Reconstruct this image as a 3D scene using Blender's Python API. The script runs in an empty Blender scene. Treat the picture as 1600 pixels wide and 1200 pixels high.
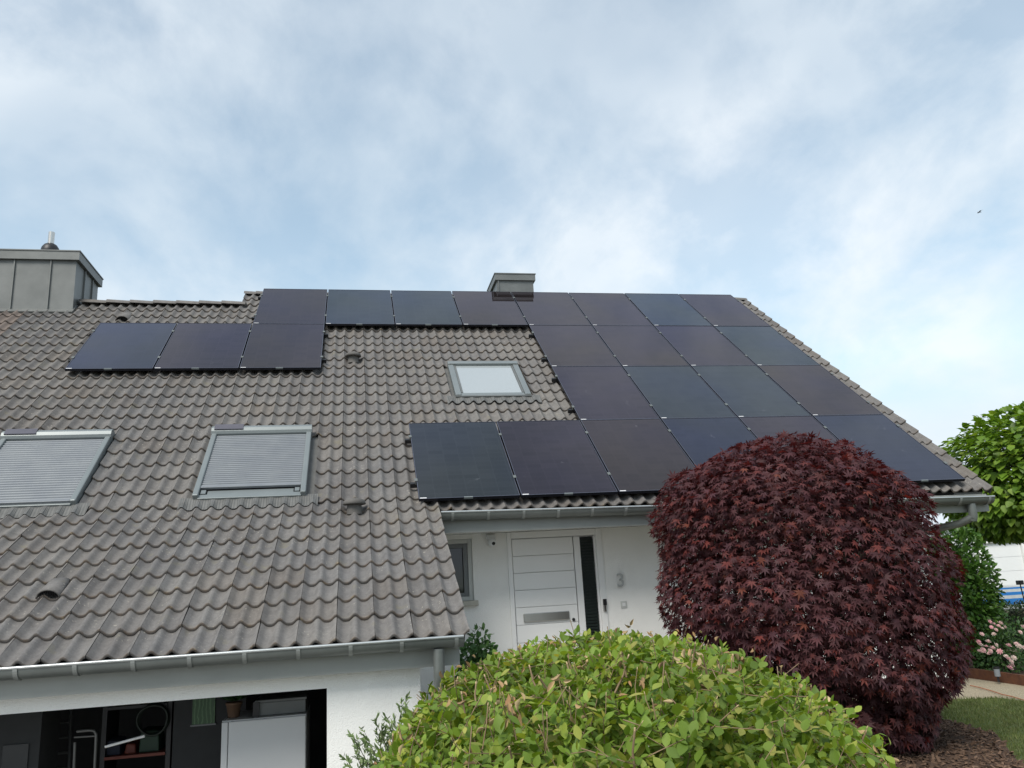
import bpy, math, random
import numpy as np
from mathutils import Vector, Matrix, Euler
random.seed(7); np.random.seed(7)
S = bpy.context.scene
COL = S.collection

# ------------------------------------------------------------------ camera
F_PX = 1240.99                       # focal length in pixels of a 1600 x 1200 frame
CR = np.array([[0.9811905818, -0.1843630900, -0.0572301778],
               [-0.0093608223, 0.2506766783, -0.9680256081],
               [0.1928144632, 0.9503533311, 0.2442358057]])   # rows: right, down, forward
CP = np.array([1.639, -14.222, 1.60])
cam = bpy.data.cameras.new('camera'); cam_o = bpy.data.objects.new('camera', cam); COL.objects.link(cam_o)
cam.sensor_width = 36.0; cam.lens = 36.0 * F_PX / 1600.0; cam.clip_start = 0.05; cam.clip_end = 2000
m = Matrix.Identity(4)
for i in range(3):
    m[i][0] = CR[0][i]; m[i][1] = -CR[1][i]; m[i][2] = -CR[2][i]; m[i][3] = CP[i]
cam_o.matrix_world = m
S.camera = cam_o
S.render.resolution_x = 1024; S.render.resolution_y = 768

# ------------------------------------------------------------------ world and sun
SUN_EL, SUN_AZ = math.radians(48), math.radians(-142)      # azimuth from +Y towards +X
w = bpy.data.worlds.new('World'); S.world = w; w.use_nodes = True
nt = w.node_tree; nt.nodes.clear()
def N(t, typ, **k):
    n = t.nodes.new(typ)
    for a, b in k.items(): setattr(n, a, b)
    return n
def L(t, a, b): t.links.new(a, b)
wo = N(nt, 'ShaderNodeOutputWorld'); bg = N(nt, 'ShaderNodeBackground'); bg.inputs['Strength'].default_value = 0.1
sky = N(nt, 'ShaderNodeTexSky', sky_type='NISHITA', sun_disc=False, sun_elevation=SUN_EL, sun_rotation=SUN_AZ)
sky.air_density = 1.0; sky.dust_density = 0.7; sky.ozone_density = 1.3
tc = N(nt, 'ShaderNodeTexCoord'); sep = N(nt, 'ShaderNodeSeparateXYZ'); L(nt, tc.outputs['Generated'], sep.inputs[0])
za = N(nt, 'ShaderNodeMath', operation='MAXIMUM'); L(nt, sep.outputs[2], za.inputs[0]); za.inputs[1].default_value = 0.0
zb = N(nt, 'ShaderNodeMath', operation='ADD'); L(nt, za.outputs[0], zb.inputs[0]); zb.inputs[1].default_value = 0.55
dx = N(nt, 'ShaderNodeMath', operation='DIVIDE'); L(nt, sep.outputs[0], dx.inputs[0]); L(nt, zb.outputs[0], dx.inputs[1])
dy = N(nt, 'ShaderNodeMath', operation='DIVIDE'); L(nt, sep.outputs[1], dy.inputs[0]); L(nt, zb.outputs[0], dy.inputs[1])
cmb = N(nt, 'ShaderNodeCombineXYZ'); L(nt, dx.outputs[0], cmb.inputs[0]); L(nt, dy.outputs[0], cmb.inputs[1])
def sky_noise(scale, detail, rough, dist, loc, sc=(1, 1, 1), rot=0.0):
    mp = N(nt, 'ShaderNodeMapping'); L(nt, cmb.outputs[0], mp.inputs[0])
    mp.inputs['Location'].default_value = loc; mp.inputs['Scale'].default_value = sc; mp.inputs['Rotation'].default_value = (0, 0, rot)
    n = N(nt, 'ShaderNodeTexNoise'); L(nt, mp.outputs[0], n.inputs['Vector'])
    n.inputs['Scale'].default_value = scale; n.inputs['Detail'].default_value = detail
    n.inputs['Roughness'].default_value = rough; n.inputs['Distortion'].default_value = dist
    return n.outputs['Fac']
def ramp(t, fac, stops, interp='LINEAR'):
    r = N(t, 'ShaderNodeValToRGB'); L(t, fac, r.inputs[0]); cr = r.color_ramp; cr.interpolation = interp
    cr.elements[0].position = stops[0][0]; cr.elements[0].color = stops[0][1]
    cr.elements[1].position = stops[1][0]; cr.elements[1].color = stops[1][1]
    for p, c in stops[2:]:
        e = cr.elements.new(p); e.color = c
    return r.outputs[0]
def G(v): return (v, v, v, 1)
def wmath(op, a, b):
    n = N(nt, 'ShaderNodeMath', operation=op)
    for i, q in enumerate((a, b)):
        if isinstance(q, (int, float)): n.inputs[i].default_value = q
        else: L(nt, q, n.inputs[i])
    return n.outputs[0]
big = ramp(nt, sky_noise(1.5, 4, 0.55, 0.3, (0.35, 1.9, 0)), [(0.34, G(0.3)), (0.62, G(1.0))])
puff = ramp(nt, sky_noise(5.5, 8, 0.57, 0.15, (3.1, 0.4, 0), (1.1, .9, 1), -.5), [(0.38, G(0.0)), (0.60, G(1.0))])
streak = ramp(nt, sky_noise(2.6, 6, 0.56, 0.2, (1.2, 5.0, 0), (0.9, 1.1, 1), 0.6), [(0.30, G(0.3)), (0.72, G(1.0))])
cov = wmath('MULTIPLY', big, wmath('ADD', wmath('MULTIPLY', puff, 0.62), wmath('MULTIPLY', streak, 0.38)))
cov = wmath('ADD', wmath('MULTIPLY', cov, 0.74), 0.30)
cov_c = N(nt, 'ShaderNodeClamp'); L(nt, cov, cov_c.inputs[0])
cloudcol = ramp(nt, sky_noise(2.2, 5, 0.6, 0.2, (7.0, 2.0, 0)), [(0.3, (4.5, 5.1, 5.6, 1)), (0.7, (5.95, 6.25, 6.5, 1))])
mixs = N(nt, 'ShaderNodeMix', data_type='RGBA'); L(nt, cov_c.outputs[0], mixs.inputs[0])
tn = N(nt, 'ShaderNodeMix', data_type='RGBA', blend_type='MULTIPLY'); tn.inputs[0].default_value = 1.0; L(nt, sky.outputs[0], tn.inputs[6]); tn.inputs[7].default_value = (1.22, 1.34, 1.16, 1)
mn = N(nt, 'ShaderNodeVectorMath', operation='MINIMUM'); L(nt, tn.outputs[2], mn.inputs[0]); mn.inputs[1].default_value = (4.6, 5.4, 6.2)
L(nt, mn.outputs[0], mixs.inputs[6]); L(nt, cloudcol, mixs.inputs[7])
L(nt, mixs.outputs[2], bg.inputs['Color']); L(nt, bg.outputs[0], wo.inputs[0])

sun = bpy.data.lights.new('sun', 'SUN'); sun.energy = 2.0; sun.angle = math.radians(26); sun.color = (1.0, 0.95, 0.87)
sun_o = bpy.data.objects.new('sun', sun); COL.objects.link(sun_o)
sd = Vector((math.sin(SUN_AZ) * math.cos(SUN_EL), math.cos(SUN_AZ) * math.cos(SUN_EL), math.sin(SUN_EL)))
sun_o.rotation_euler = sd.to_track_quat('Z', 'Y').to_euler(); sun_o.location = (0, 0, 30)
vs = S.view_settings
vs.view_transform = 'Standard'; vs.look = 'None'; vs.gamma = 1.0; vs.exposure = 0.75; vs.use_curve_mapping = False

# ------------------------------------------------------------------ measuring helpers (rays of the real camera)
def ray(x, y):
    return CR.T @ np.array([(x - 800) / F_PX, (y - 600) / F_PX, 1.0])
def ypl(x, y, Y):
    d = ray(x, y); return CP + d * ((Y - CP[1]) / d[1])
def zpl(x, y, Z):
    d = ray(x, y); return CP + d * ((Z - CP[2]) / d[2])
FWD = np.array([0.199, 0.980, 0.0]); RGT = np.array([0.980, -0.199, 0.0])
def dpl(x, y, D):
    d = ray(x, y); return CP + d * (D / (d @ FWD))
def project(P):
    q = (np.asarray(P) - CP) @ CR.T
    return 800 + F_PX * q[..., 0] / q[..., 2], 600 + F_PX * q[..., 1] / q[..., 2], q[..., 2]

# ------------------------------------------------------------------ materials
MATS = {}
def mat(name, c1, c2=None, rough=0.7, metal=0.0, nscale=6.0, bump=0.0, bscale=60.0, spec=0.5, ndetail=5, stops=(0.35, 0.65), coord='Position', bdist=0.01):
    if name in MATS: return MATS[name]
    M = bpy.data.materials.new(name); M.use_nodes = True; t = M.node_tree
    b = t.nodes['Principled BSDF']; b.inputs['Roughness'].default_value = rough; b.inputs['Metallic'].default_value = metal
    b.inputs['Specular IOR Level'].default_value = spec
    g = N(t, 'ShaderNodeNewGeometry')
    if c2 is None: c2 = tuple(v * 0.86 for v in c1)
    n = N(t, 'ShaderNodeTexNoise'); L(t, g.outputs['Position'], n.inputs['Vector'])
    n.inputs['Scale'].default_value = nscale; n.inputs['Detail'].default_value = ndetail; n.inputs['Roughness'].default_value = 0.6
    L(t, ramp(t, n.outputs['Fac'], [(stops[0], (*c1, 1)), (stops[1], (*c2, 1))]), b.inputs['Base Color'])
    if bump:
        n2 = N(t, 'ShaderNodeTexNoise'); L(t, g.outputs['Position'], n2.inputs['Vector'])
        n2.inputs['Scale'].default_value = bscale; n2.inputs['Detail'].default_value = 4
        bp = N(t, 'ShaderNodeBump'); bp.inputs['Strength'].default_value = bump; bp.inputs['Distance'].default_value = bdist
        L(t, n2.outputs['Fac'], bp.inputs['Height']); L(t, bp.outputs[0], b.inputs['Normal'])
    MATS[name] = M
    return M
def rnd_out(t):
    """per-piece random number: mesh attribute 'rnd' + the object's own random"""
    a = N(t, 'ShaderNodeAttribute', attribute_name='rnd'); o = N(t, 'ShaderNodeObjectInfo')
    s = N(t, 'ShaderNodeMath', operation='ADD'); L(t, a.outputs['Fac'], s.inputs[0]); L(t, o.outputs['Random'], s.inputs[1])
    f = N(t, 'ShaderNodeMath', operation='FRACT'); L(t, s.outputs[0], f.inputs[0])
    return f.outputs[0]
def leaf_mat(name, stops, rough=0.5, trans=0.25, tcol=None, spec=0.4, zred=None):
    M = bpy.data.materials.new(name); M.use_nodes = True; t = M.node_tree
    b = t.nodes['Principled BSDF']; out = t.nodes['Material Output']
    b.inputs['Roughness'].default_value = rough; b.inputs['Specular IOR Level'].default_value = spec
    r = rnd_out(t)
    c = ramp(t, r, [(p, (*q, 1)) for p, q in stops])
    g = N(t, 'ShaderNodeNewGeometry')
    n = N(t, 'ShaderNodeTexNoise'); L(t, g.outputs['Position'], n.inputs['Vector']); n.inputs['Scale'].default_value = 3.0; n.inputs['Detail'].default_value = 3
    hs = N(t, 'ShaderNodeHueSaturation'); L(t, c, hs.inputs['Color'])
    L(t, ramp(t, n.outputs['Fac'], [(0.3, G(0.7)), (0.7, G(1.25))]), hs.inputs['Value'])
    col = hs.outputs[0]
    L(t, col, b.inputs['Base Color'])
    tr = N(t, 'ShaderNodeBsdfTranslucent')
    if tcol:
        mx = N(t, 'ShaderNodeMix', data_type='RGBA', blend_type='MULTIPLY'); mx.inputs[0].default_value = 1.0
        L(t, col, mx.inputs[6]); mx.inputs[7].default_value = (*tcol, 1); L(t, mx.outputs[2], tr.inputs[0])
    else: L(t, col, tr.inputs[0])
    ms = N(t, 'ShaderNodeMixShader'); ms.inputs[0].default_value = trans
    L(t, b.outputs[0], ms.inputs[1]); L(t, tr.outputs[0], ms.inputs[2]); L(t, ms.outputs[0], out.inputs[0])
    MATS[name] = M
    return M

# ------------------------------------------------------------------ mesh and object helpers
ROOT = {}
def thing(name, label, cat, loc=(0, 0, 0), group=None):
    o = bpy.data.objects.new(name, None); COL.objects.link(o); o.location = loc; o.empty_display_size = 0.1
    o['label'] = label; o['category'] = cat
    if group: o['group'] = group
    ROOT[o.name] = Vector(loc)
    return o
def tag(o, label, cat, group=None):
    o['label'] = label; o['category'] = cat
    if group: o['group'] = group
    return o
def base(o):
    return ROOT.get(o.name, Vector((0, 0, 0)))
class MB:
    def __init__(self): self.v = []; self.f = []; self.sm = []
    def add(self, vs_, fs, smooth=False):
        k = len(self.v); self.v += [tuple(map(float, q)) for q in vs_]
        self.f += [tuple(i + k for i in q) for q in fs]; self.sm += [smooth] * len(fs); return self
    def hexa(self, p):     # 8 points: bottom 4, top 4
        return self.add(p, [(3, 2, 1, 0), (4, 5, 6, 7), (0, 1, 5, 4), (1, 2, 6, 5), (2, 3, 7, 6), (3, 0, 4, 7)])
    def box(self, x0, x1, y0, y1, z0, z1):
        return self.hexa([(x0, y0, z0), (x1, y0, z0), (x1, y1, z0), (x0, y1, z0), (x0, y0, z1), (x1, y0, z1), (x1, y1, z1), (x0, y1, z1)])
    def tube(self, pts, r, n=8, cap=True):
        pts = [Vector(p) for p in pts]; rs = r if isinstance(r, (list, tuple)) else [r] * len(pts)
        rings = []; up = None
        for i, p in enumerate(pts):
            d = (pts[min(i + 1, len(pts) - 1)] - pts[max(i - 1, 0)]).normalized()
            if up is None: up = Vector((0, 0, 1)) if abs(d.z) < 0.9 else Vector((1, 0, 0))
            a = d.cross(up)
            if a.length < 1e-5: a = d.cross(Vector((0, 1, 0.3)))
            a.normalize(); b2 = a.cross(d).normalized(); up = b2
            rings.append([p + (a * math.cos(2 * math.pi * k / n) + b2 * math.sin(2 * math.pi * k / n)) * rs[i] for k in range(n)])
        V = [q for r_ in rings for q in r_]; Fc = []
        for i in range(len(pts) - 1):
            for k in range(n):
                Fc.append((i * n + k, i * n + (k + 1) % n, (i + 1) * n + (k + 1) % n, (i + 1) * n + k))
        self.add(V, Fc, True)
        if cap:
            self.add(rings[0], [tuple(range(n - 1, -1, -1))]); self.add(rings[-1], [tuple(range(n))])
        return self
    def lathe(self, c, prof, n=16):    # prof: list of (r, z)
        c = Vector(c); V = []; Fc = []
        for r_, z in prof:
            for k in range(n): V.append(c + Vector((r_ * math.cos(2 * math.pi * k / n), r_ * math.sin(2 * math.pi * k / n), z)))
        for i in range(len(prof) - 1):
            for k in range(n): Fc.append((i * n + k, i * n + (k + 1) % n, (i + 1) * n + (k + 1) % n, (i + 1) * n + k))
        self.add(V, Fc, True); self.add(V[-n:], [tuple(range(n))]); self.add(V[:n], [tuple(range(n - 1, -1, -1))])
        return self
    def sweepx(self, prof, x0, x1, z0=0.0, z1=0.0):   # closed profile of (y, z) swept along X; z shift at each end
        n = len(prof)
        V = [(x0, y, z + z0) for y, z in prof] + [(x1, y, z + z1) for y, z in prof]
        self.add(V, [(k, (k + 1) % n, n + (k + 1) % n, n + k) for k in range(n)], False)
        self.add(V[:n], [tuple(range(n - 1, -1, -1))]); self.add(V[n:], [tuple(range(n))])
        return self
    def build(self, name, material, parent=None, bevel=0.0, kind=None):
        off = base(parent) if parent else Vector((0, 0, 0))
        me = bpy.data.meshes.new(name); me.from_pydata([(a - off.x, b - off.y, c - off.z) for a, b, c in self.v], [], self.f)
        me.polygons.foreach_set('use_smooth', self.sm); me.update()
        if material: me.materials.append(material)
        o = bpy.data.objects.new(name, me); COL.objects.link(o)
        if parent: o.parent = parent; ROOT[o.name] = off
        if bevel:
            md = o.modifiers.new('bevel', 'BEVEL'); md.width = bevel; md.segments = 2; md.limit_method = 'ANGLE'
        if kind: o['kind'] = kind
        return o
def np_mesh(name, V, Fc, material, parent=None, rnd=None, smooth=False, kind=None, attrs=None):
    """V (n,3), Fc (m,k) all of one size"""
    off = base(parent) if parent else Vector((0, 0, 0))
    V = np.asarray(V, np.float32) - np.array(off, np.float32); Fc = np.asarray(Fc, np.int32)
    me = bpy.data.meshes.new(name); k = Fc.shape[1]
    me.vertices.add(len(V)); me.vertices.foreach_set('co', V.ravel())
    me.loops.add(Fc.size); me.loops.foreach_set('vertex_index', Fc.ravel())
    me.polygons.add(len(Fc)); me.polygons.foreach_set('loop_start', np.arange(0, Fc.size, k, dtype=np.int32))
    me.polygons.foreach_set('use_smooth', np.full(len(Fc), smooth))
    me.update(calc_edges=True); me.validate()
    if rnd is not None: attrs = dict(attrs or {}, rnd=rnd)
    for an, av in (attrs or {}).items():
        a = me.attributes.new(an, 'FLOAT', 'POINT'); a.data.foreach_set('value', np.asarray(av, np.float32))
    me.materials.append(material)
    o = bpy.data.objects.new(name, me); COL.objects.link(o)
    if parent: o.parent = parent; ROOT[o.name] = off
    if kind: o['kind'] = kind
    return o
def instances(bv, bf, M):
    """base verts (n,3), faces (m,k), M (q,3,4) -> joined arrays"""
    bv = np.asarray(bv, float); bf = np.asarray(bf, int); q = len(M)
    V = np.einsum('qij,nj->qni', M[:, :, :3], bv) + M[:, None, :, 3]
    Fc = bf[None] + (np.arange(q) * len(bv))[:, None, None]
    return V.reshape(-1, 3), Fc.reshape(-1, bf.shape[1])
def frames(pos, xdir, normal, scale, zs=None):
    """local y axis along xdir (leaf tip), z along normal"""
    y = xdir / np.linalg.norm(xdir, axis=1, keepdims=True)
    x = np.cross(y, normal); x /= np.linalg.norm(x, axis=1, keepdims=True) + 1e-9
    z = np.cross(x, y)
    A = np.stack([x, y, z], axis=2) * np.asarray(scale)[:, None, None]
    return np.concatenate([A, pos[:, :, None]], axis=2)
def foliage(parent, lname, sname, bv, bf, M, material, nsingle, score=None, rnd=None):
    """the nsingle leaves that show largest become parts of their own, the rest one mesh of kind stuff"""
    q = len(M); idx = np.zeros(q, bool)
    if nsingle:
        px, py, dz = project(M[:, :, 3])
        sc = np.linalg.norm(M[:, :, 1], axis=1) / np.maximum(dz, 0.1)
        if score is not None: sc = sc * score
        sc[(px < 4) | (px > 1596) | (py < 4) | (py > 1196) | (dz < 0)] = 0
        idx[np.argsort(-sc)[:nsingle]] = True
        off = np.array(base(parent))
        me = bpy.data.meshes.new(lname); me.from_pydata([tuple(v) for v in bv], [], [tuple(f) for f in bf]); me.materials.append(material)
        for p_ in me.polygons: p_.use_smooth = True
        me.update()
        for A in M[idx]:
            o = bpy.data.objects.new(lname, me); COL.objects.link(o); o.parent = parent
            mm = Matrix.Identity(4)
            for i in range(3):
                for j in range(3): mm[i][j] = A[i][j]
                mm[i][3] = A[i][3] - off[i]
            o.matrix_basis = mm
    R = M[~idx]
    V, Fc = instances(bv, bf, R)
    rn = np.repeat(np.random.rand(len(R)) if rnd is None else rnd[~idx], len(bv))
    return np_mesh(sname, V, Fc, material, parent, rnd=rn, smooth=True, kind='stuff')

# ------------------------------------------------------------------ roof geometry
TH = 0.6977592505; T2 = math.radians(29.8); Z0 = 7.103; KV = 6.87
c1, s1, c2_, s2_ = math.cos(TH), math.sin(TH), math.cos(T2), math.sin(T2)
N1 = np.array([0, -s1, c1]); N2 = np.array([0, -s2_, c2_])
def RP(u, v, h=0.0, low=False):
    """roof point: u along the eaves, v down the slope, h above the tiles' mean plane"""
    if low and v > KV:
        p = np.array([u, -KV * c1, Z0 - KV * s1]) - N1 * 0.13
        return p + (v - KV) * np.array([0, -c2_, -s2_]) + N2 * h
    return np.array([u, -v * c1, Z0 - v * s1]) + N1 * (h - 0.13)
def rbox(mb, u0, u1, v0, v1, h0, h1, low=False):
    return mb.hexa([RP(u0, v1, h0, low), RP(u1, v1, h0, low), RP(u1, v0, h0, low), RP(u0, v0, h0, low),
                    RP(u0, v1, h1, low), RP(u1, v1, h1, low), RP(u1, v0, h1, low), RP(u0, v0, h1, low)])
UE = 2.52      # right edge of the garage extension
UR = 9.57      # right verge
UL = -6.03     # far left end built
SP = -0.33     # left edge of the higher ridge
VR, VL = -0.10, 0.60   # ridge lines of the right and left part

# ------------------------------------------------------------------ ground
def smooth(a, b, x):
    t = np.clip((x - a) / (b - a), 0, 1); return t * t * (3 - 2 * t)
def ground_h(x, y):
    return -1.27 * (1 - smooth(1.75, 2.5, x)) * smooth(-13.0, -9.4, y) * (1 - smooth(6, 8, y)) 
gx = np.concatenate([[-900, -200, -60, -20], np.arange(-10, 12.1, 0.5), [16, 24, 40, 80, 200, 900]])
gy = np.concatenate([[-900, -200, -60, -30, -20], np.arange(-16, 8.1, 0.5), [14, 24, 40, 80, 200, 900]])
GX, GY = np.meshgrid(gx, gy, indexing='ij')
GV = np.stack([GX, GY, ground_h(GX, GY) - 0.01], axis=2).reshape(-1, 3)
ii, jj = np.meshgrid(np.arange(len(gx) - 1), np.arange(len(gy) - 1), indexing='ij'); q0 = (ii * len(gy) + jj).ravel()
GF = np.stack([q0, q0 + len(gy), q0 + len(gy) + 1, q0 + 1], axis=1)
M_soil = mat('garden_soil', (0.10, 0.085, 0.06), (0.07, 0.09, 0.035), 0.95, nscale=1.3, bump=0.6, bscale=25)
np_mesh('ground', GV, GF, M_soil, smooth=True)['kind'] = 'structure'
def sheet(name, pts, z, material, kind='structure', sub=0):
    mb = MB(); n = len(pts); mb.add([(x, y, z) for x, y in pts] + [(x, y, z - 0.04) for x, y in pts],
        [tuple(range(n))] + [(k, n + k, n + (k + 1) % n, (k + 1) % n) for k in range(n)])
    return mb.build(name, material, kind=kind)
M_grass = mat('lawn_grass', (0.115, 0.145, 0.042), (0.075, 0.115, 0.03), 0.9, nscale=5, bump=0.9, bscale=140, bdist=0.03)
M_gravel = mat('pale_gravel', (0.42, 0.36, 0.25), (0.25, 0.21, 0.15), 0.95, nscale=55, bump=1.0, bscale=60, bdist=0.02, ndetail=2)
M_mulch = mat('bark_mulch', (0.10, 0.055, 0.032), (0.045, 0.026, 0.017), 0.95, nscale=30, bump=1.0, bscale=45, bdist=0.03)
M_rust = mat('rusty_steel', (0.13, 0.05, 0.022), (0.08, 0.03, 0.016), 0.9, nscale=14)
sheet('lawn', [(4.2, -13.8), (14, -13.8), (14, -9), (9.2, -7.4), (8.9, -5.6), (8.2, -5.35), (7.2, -6.1), (6.5, -8.2), (4.4, -9.4)], 0.006, M_grass)
sheet('gravel_path', [(7.6, -6.3), (8.3, -6.25), (9.5, -8.4), (11.2, -9.5), (11.4, -9.2), (9.82, -7.4), (9.82, -2.0), (9.0, -2.0), (7.4, -4.7)], 0.003, M_gravel)
sheet('mulch_bed', [(4.4, -7.6), (4.7, -8.9), (6.3, -8.9), (7.3, -7.4), (7.5, -5.9), (7.0, -5.6), (5.2, -5.8)], 0.036, M_mulch)

M_pave = mat('bounce_paving', (0.47, 0.455, 0.43), (0.40, 0.385, 0.36), 0.9, nscale=4, bump=.4, bscale=30)  # unseen paving, added and kept pale to bounce light onto the walls
def drape(name, x0, x1, y0, y1, material, lift, nx=24, ny=24):
    X, Y = np.meshgrid(np.linspace(x0, x1, nx), np.linspace(y0, y1, ny), indexing='ij')
    V = np.stack([X, Y, ground_h(X, Y) + lift], axis=2).reshape(-1, 3); i_, j_ = np.meshgrid(np.arange(nx - 1), np.arange(ny - 1), indexing='ij'); q = (i_ * ny + j_).ravel()
    o = np_mesh(name, V, np.stack([q, q + ny, q + ny + 1, q + 1], axis=1), material, smooth=True); o['kind'] = 'structure'; return o
drape('driveway', -9, 1.6, -13.9, -7.36, M_pave, .02, 40, 40)
drape('entrance_path', 2.55, 4.9, -9.6, -4.62, M_pave, .026, 4, 4)
drape('street', -60, 60, -24, -14.6, M_pave, .006, 12, 6)
# ------------------------------------------------------------------ house
H = thing('house', 'white rendered house with grey tiled roof, zinc gutters and garage', 'house', (3.0, -4.6, 0))
M_wall = mat('white_render', (0.85, 0.845, 0.82), (0.78, 0.775, 0.75), 0.92, nscale=1.7, bump=0.6, bscale=110, bdist=0.008, stops=(0.4, 0.75))
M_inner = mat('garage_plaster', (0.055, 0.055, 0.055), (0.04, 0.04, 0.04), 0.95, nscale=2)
M_conc = mat('concrete_floor', (0.14, 0.135, 0.13), (0.10, 0.10, 0.10), 0.9, nscale=3)
M_paint = mat('grey_paint', (0.29, 0.30, 0.285), (0.255, 0.265, 0.25), 0.6, nscale=2.5)
M_zinc = mat('weathered_zinc', (0.185, 0.20, 0.192), (0.145, 0.158, 0.152), 0.45, metal=0.45, nscale=5, stops=(0.3, 0.7))
M_zincdk = mat('dark_zinc', (0.165, 0.172, 0.168), (0.13, 0.137, 0.134), 0.5, metal=0.35, nscale=3)
M_bead = mat('bright_zinc', (0.50, 0.52, 0.52), (0.42, 0.44, 0.44), 0.3, metal=0.6, nscale=5)
M_strap = mat('zinc_strap', (0.27, 0.285, 0.275), None, 0.45, metal=0.4)
M_under = mat('roof_underlay', (0.035, 0.033, 0.032), None, 0.95)
M_black = mat('black_metal', (0.012, 0.012, 0.014), None, 0.45)
M_white = mat('white_lacquer', (0.78, 0.79, 0.79), (0.76, 0.77, 0.77), 0.35, nscale=1)
GX1 = 1.39; GT = 0.885; WY = -7.35; DWY = -4.60; XE = 2.13; XR = 9.1
b_ = MB()
# front wall by the door, pieces around window and door openings
for x0, x1, z0, z1 in [(XE, 2.45, -0.3, 2.215), (2.45, 2.985, -0.3, 1.44), (2.45, 2.985, 2.16, 2.215), (2.985, 3.41, -0.3, 2.215), (4.60, XR, -0.3, 2.215)]:
    b_.box(x0, x1, DWY, DWY + 0.32, z0, z1)
b_.box(XR - 0.3, XR, DWY + 0.322, 5.2, -0.3, 2.215)
b_.add([(XR, DWY + .01, 2.215), (XR, 5.2, 2.215), (XR, 0.31, 6.9), (XR - .3, DWY + .01, 2.215), (XR - .3, 5.2, 2.215), (XR - .3, .31, 6.9)],
       [(0, 1, 2), (5, 4, 3), (0, 3, 4, 1), (1, 4, 5, 2), (2, 5, 3, 0)])
b_.box(-6, XR, 5.2, 5.5, -1.3, 2.215)
b_.build('wall', M_wall, H)
b_ = MB()
b_.box(GX1, XE, WY, WY + 0.26, -1.3, 1.12)
b_.box(-6, GX1, WY, WY + 0.26, GT, 1.12)
b_.box(-6, -3.6, WY, WY + 0.26, -1.3, GT)
b_.box(XE - 0.26, XE, WY + 0.262, DWY - 0.002, -1.3, 1.12)
b_.add([(XE, WY + .262, 1.12), (XE, DWY - .002, 1.12), (XE, DWY - .002, 2.35), (XE - .26, WY + .262, 1.12), (XE - .26, DWY - .002, 1.12), (XE - .26, DWY - .002, 2.35)],
       [(0, 1, 2), (5, 4, 3), (0, 3, 4, 1), (1, 4, 5, 2), (2, 5, 3, 0)])
b_.build('garage_wall', M_wall, H)
b_ = MB()
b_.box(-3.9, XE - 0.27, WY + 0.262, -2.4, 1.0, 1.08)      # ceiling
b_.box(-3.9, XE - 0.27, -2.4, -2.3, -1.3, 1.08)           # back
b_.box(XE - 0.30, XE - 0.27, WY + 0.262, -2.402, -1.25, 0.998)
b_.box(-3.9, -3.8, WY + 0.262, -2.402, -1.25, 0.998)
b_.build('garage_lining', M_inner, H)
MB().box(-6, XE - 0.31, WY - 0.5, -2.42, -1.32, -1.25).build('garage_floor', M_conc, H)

# ---- roof slab (under the tiles)
def slab(mb, u0, u1, va, vb, low=False, h1=-0.045, h0=-0.16):
    return rbox(mb, u0, u1, va, vb, h0, h1, low)
b_ = MB()
slab(b_, UL, SP, VL, KV - 0.02); slab(b_, SP, UE, VR, KV - 0.02); slab(b_, UE, UR - 0.05, VR, 7.08)
P = [RP(UL, KV - 0.02, -0.16), RP(UE - 0.02, KV - 0.02, -0.16), RP(UL, KV - 0.02, -0.05), RP(UE - 0.02, KV - 0.02, -0.05)]
Q = [RP(UL, 9.50, -0.12, True), RP(UE - 0.02, 9.50, -0.12, True), RP(UL, 9.50, -0.05, True), RP(UE - 0.02, 9.50, -0.05, True)]
b_.hexa([Q[0], Q[1], P[1], P[0], Q[2], Q[3], P[3], P[2]])
for u0, u1, vr in [(UL, SP, VL), (SP, UR - 0.05, VR)]:          # rear slopes
    a = RP(u0, vr, -0.05); d = 5.9 - a[1]
    zz = a[2] - d * math.tan(TH)
    b_.add([(u0, a[1], a[2]), (u1, a[1], a[2]), (u1, 5.9, zz), (u0, 5.9, zz), (u0, a[1], a[2] - .12), (u1, a[1], a[2] - .12), (u1, 5.9, zz - .12), (u0, 5.9, zz - .12)],
           [(0, 1, 2, 3), (7, 6, 5, 4), (0, 4, 5, 1), (1, 5, 6, 2), (2, 6, 7, 3), (3, 7, 4, 0)])
roof = b_.build('roof', M_under, H)

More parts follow.
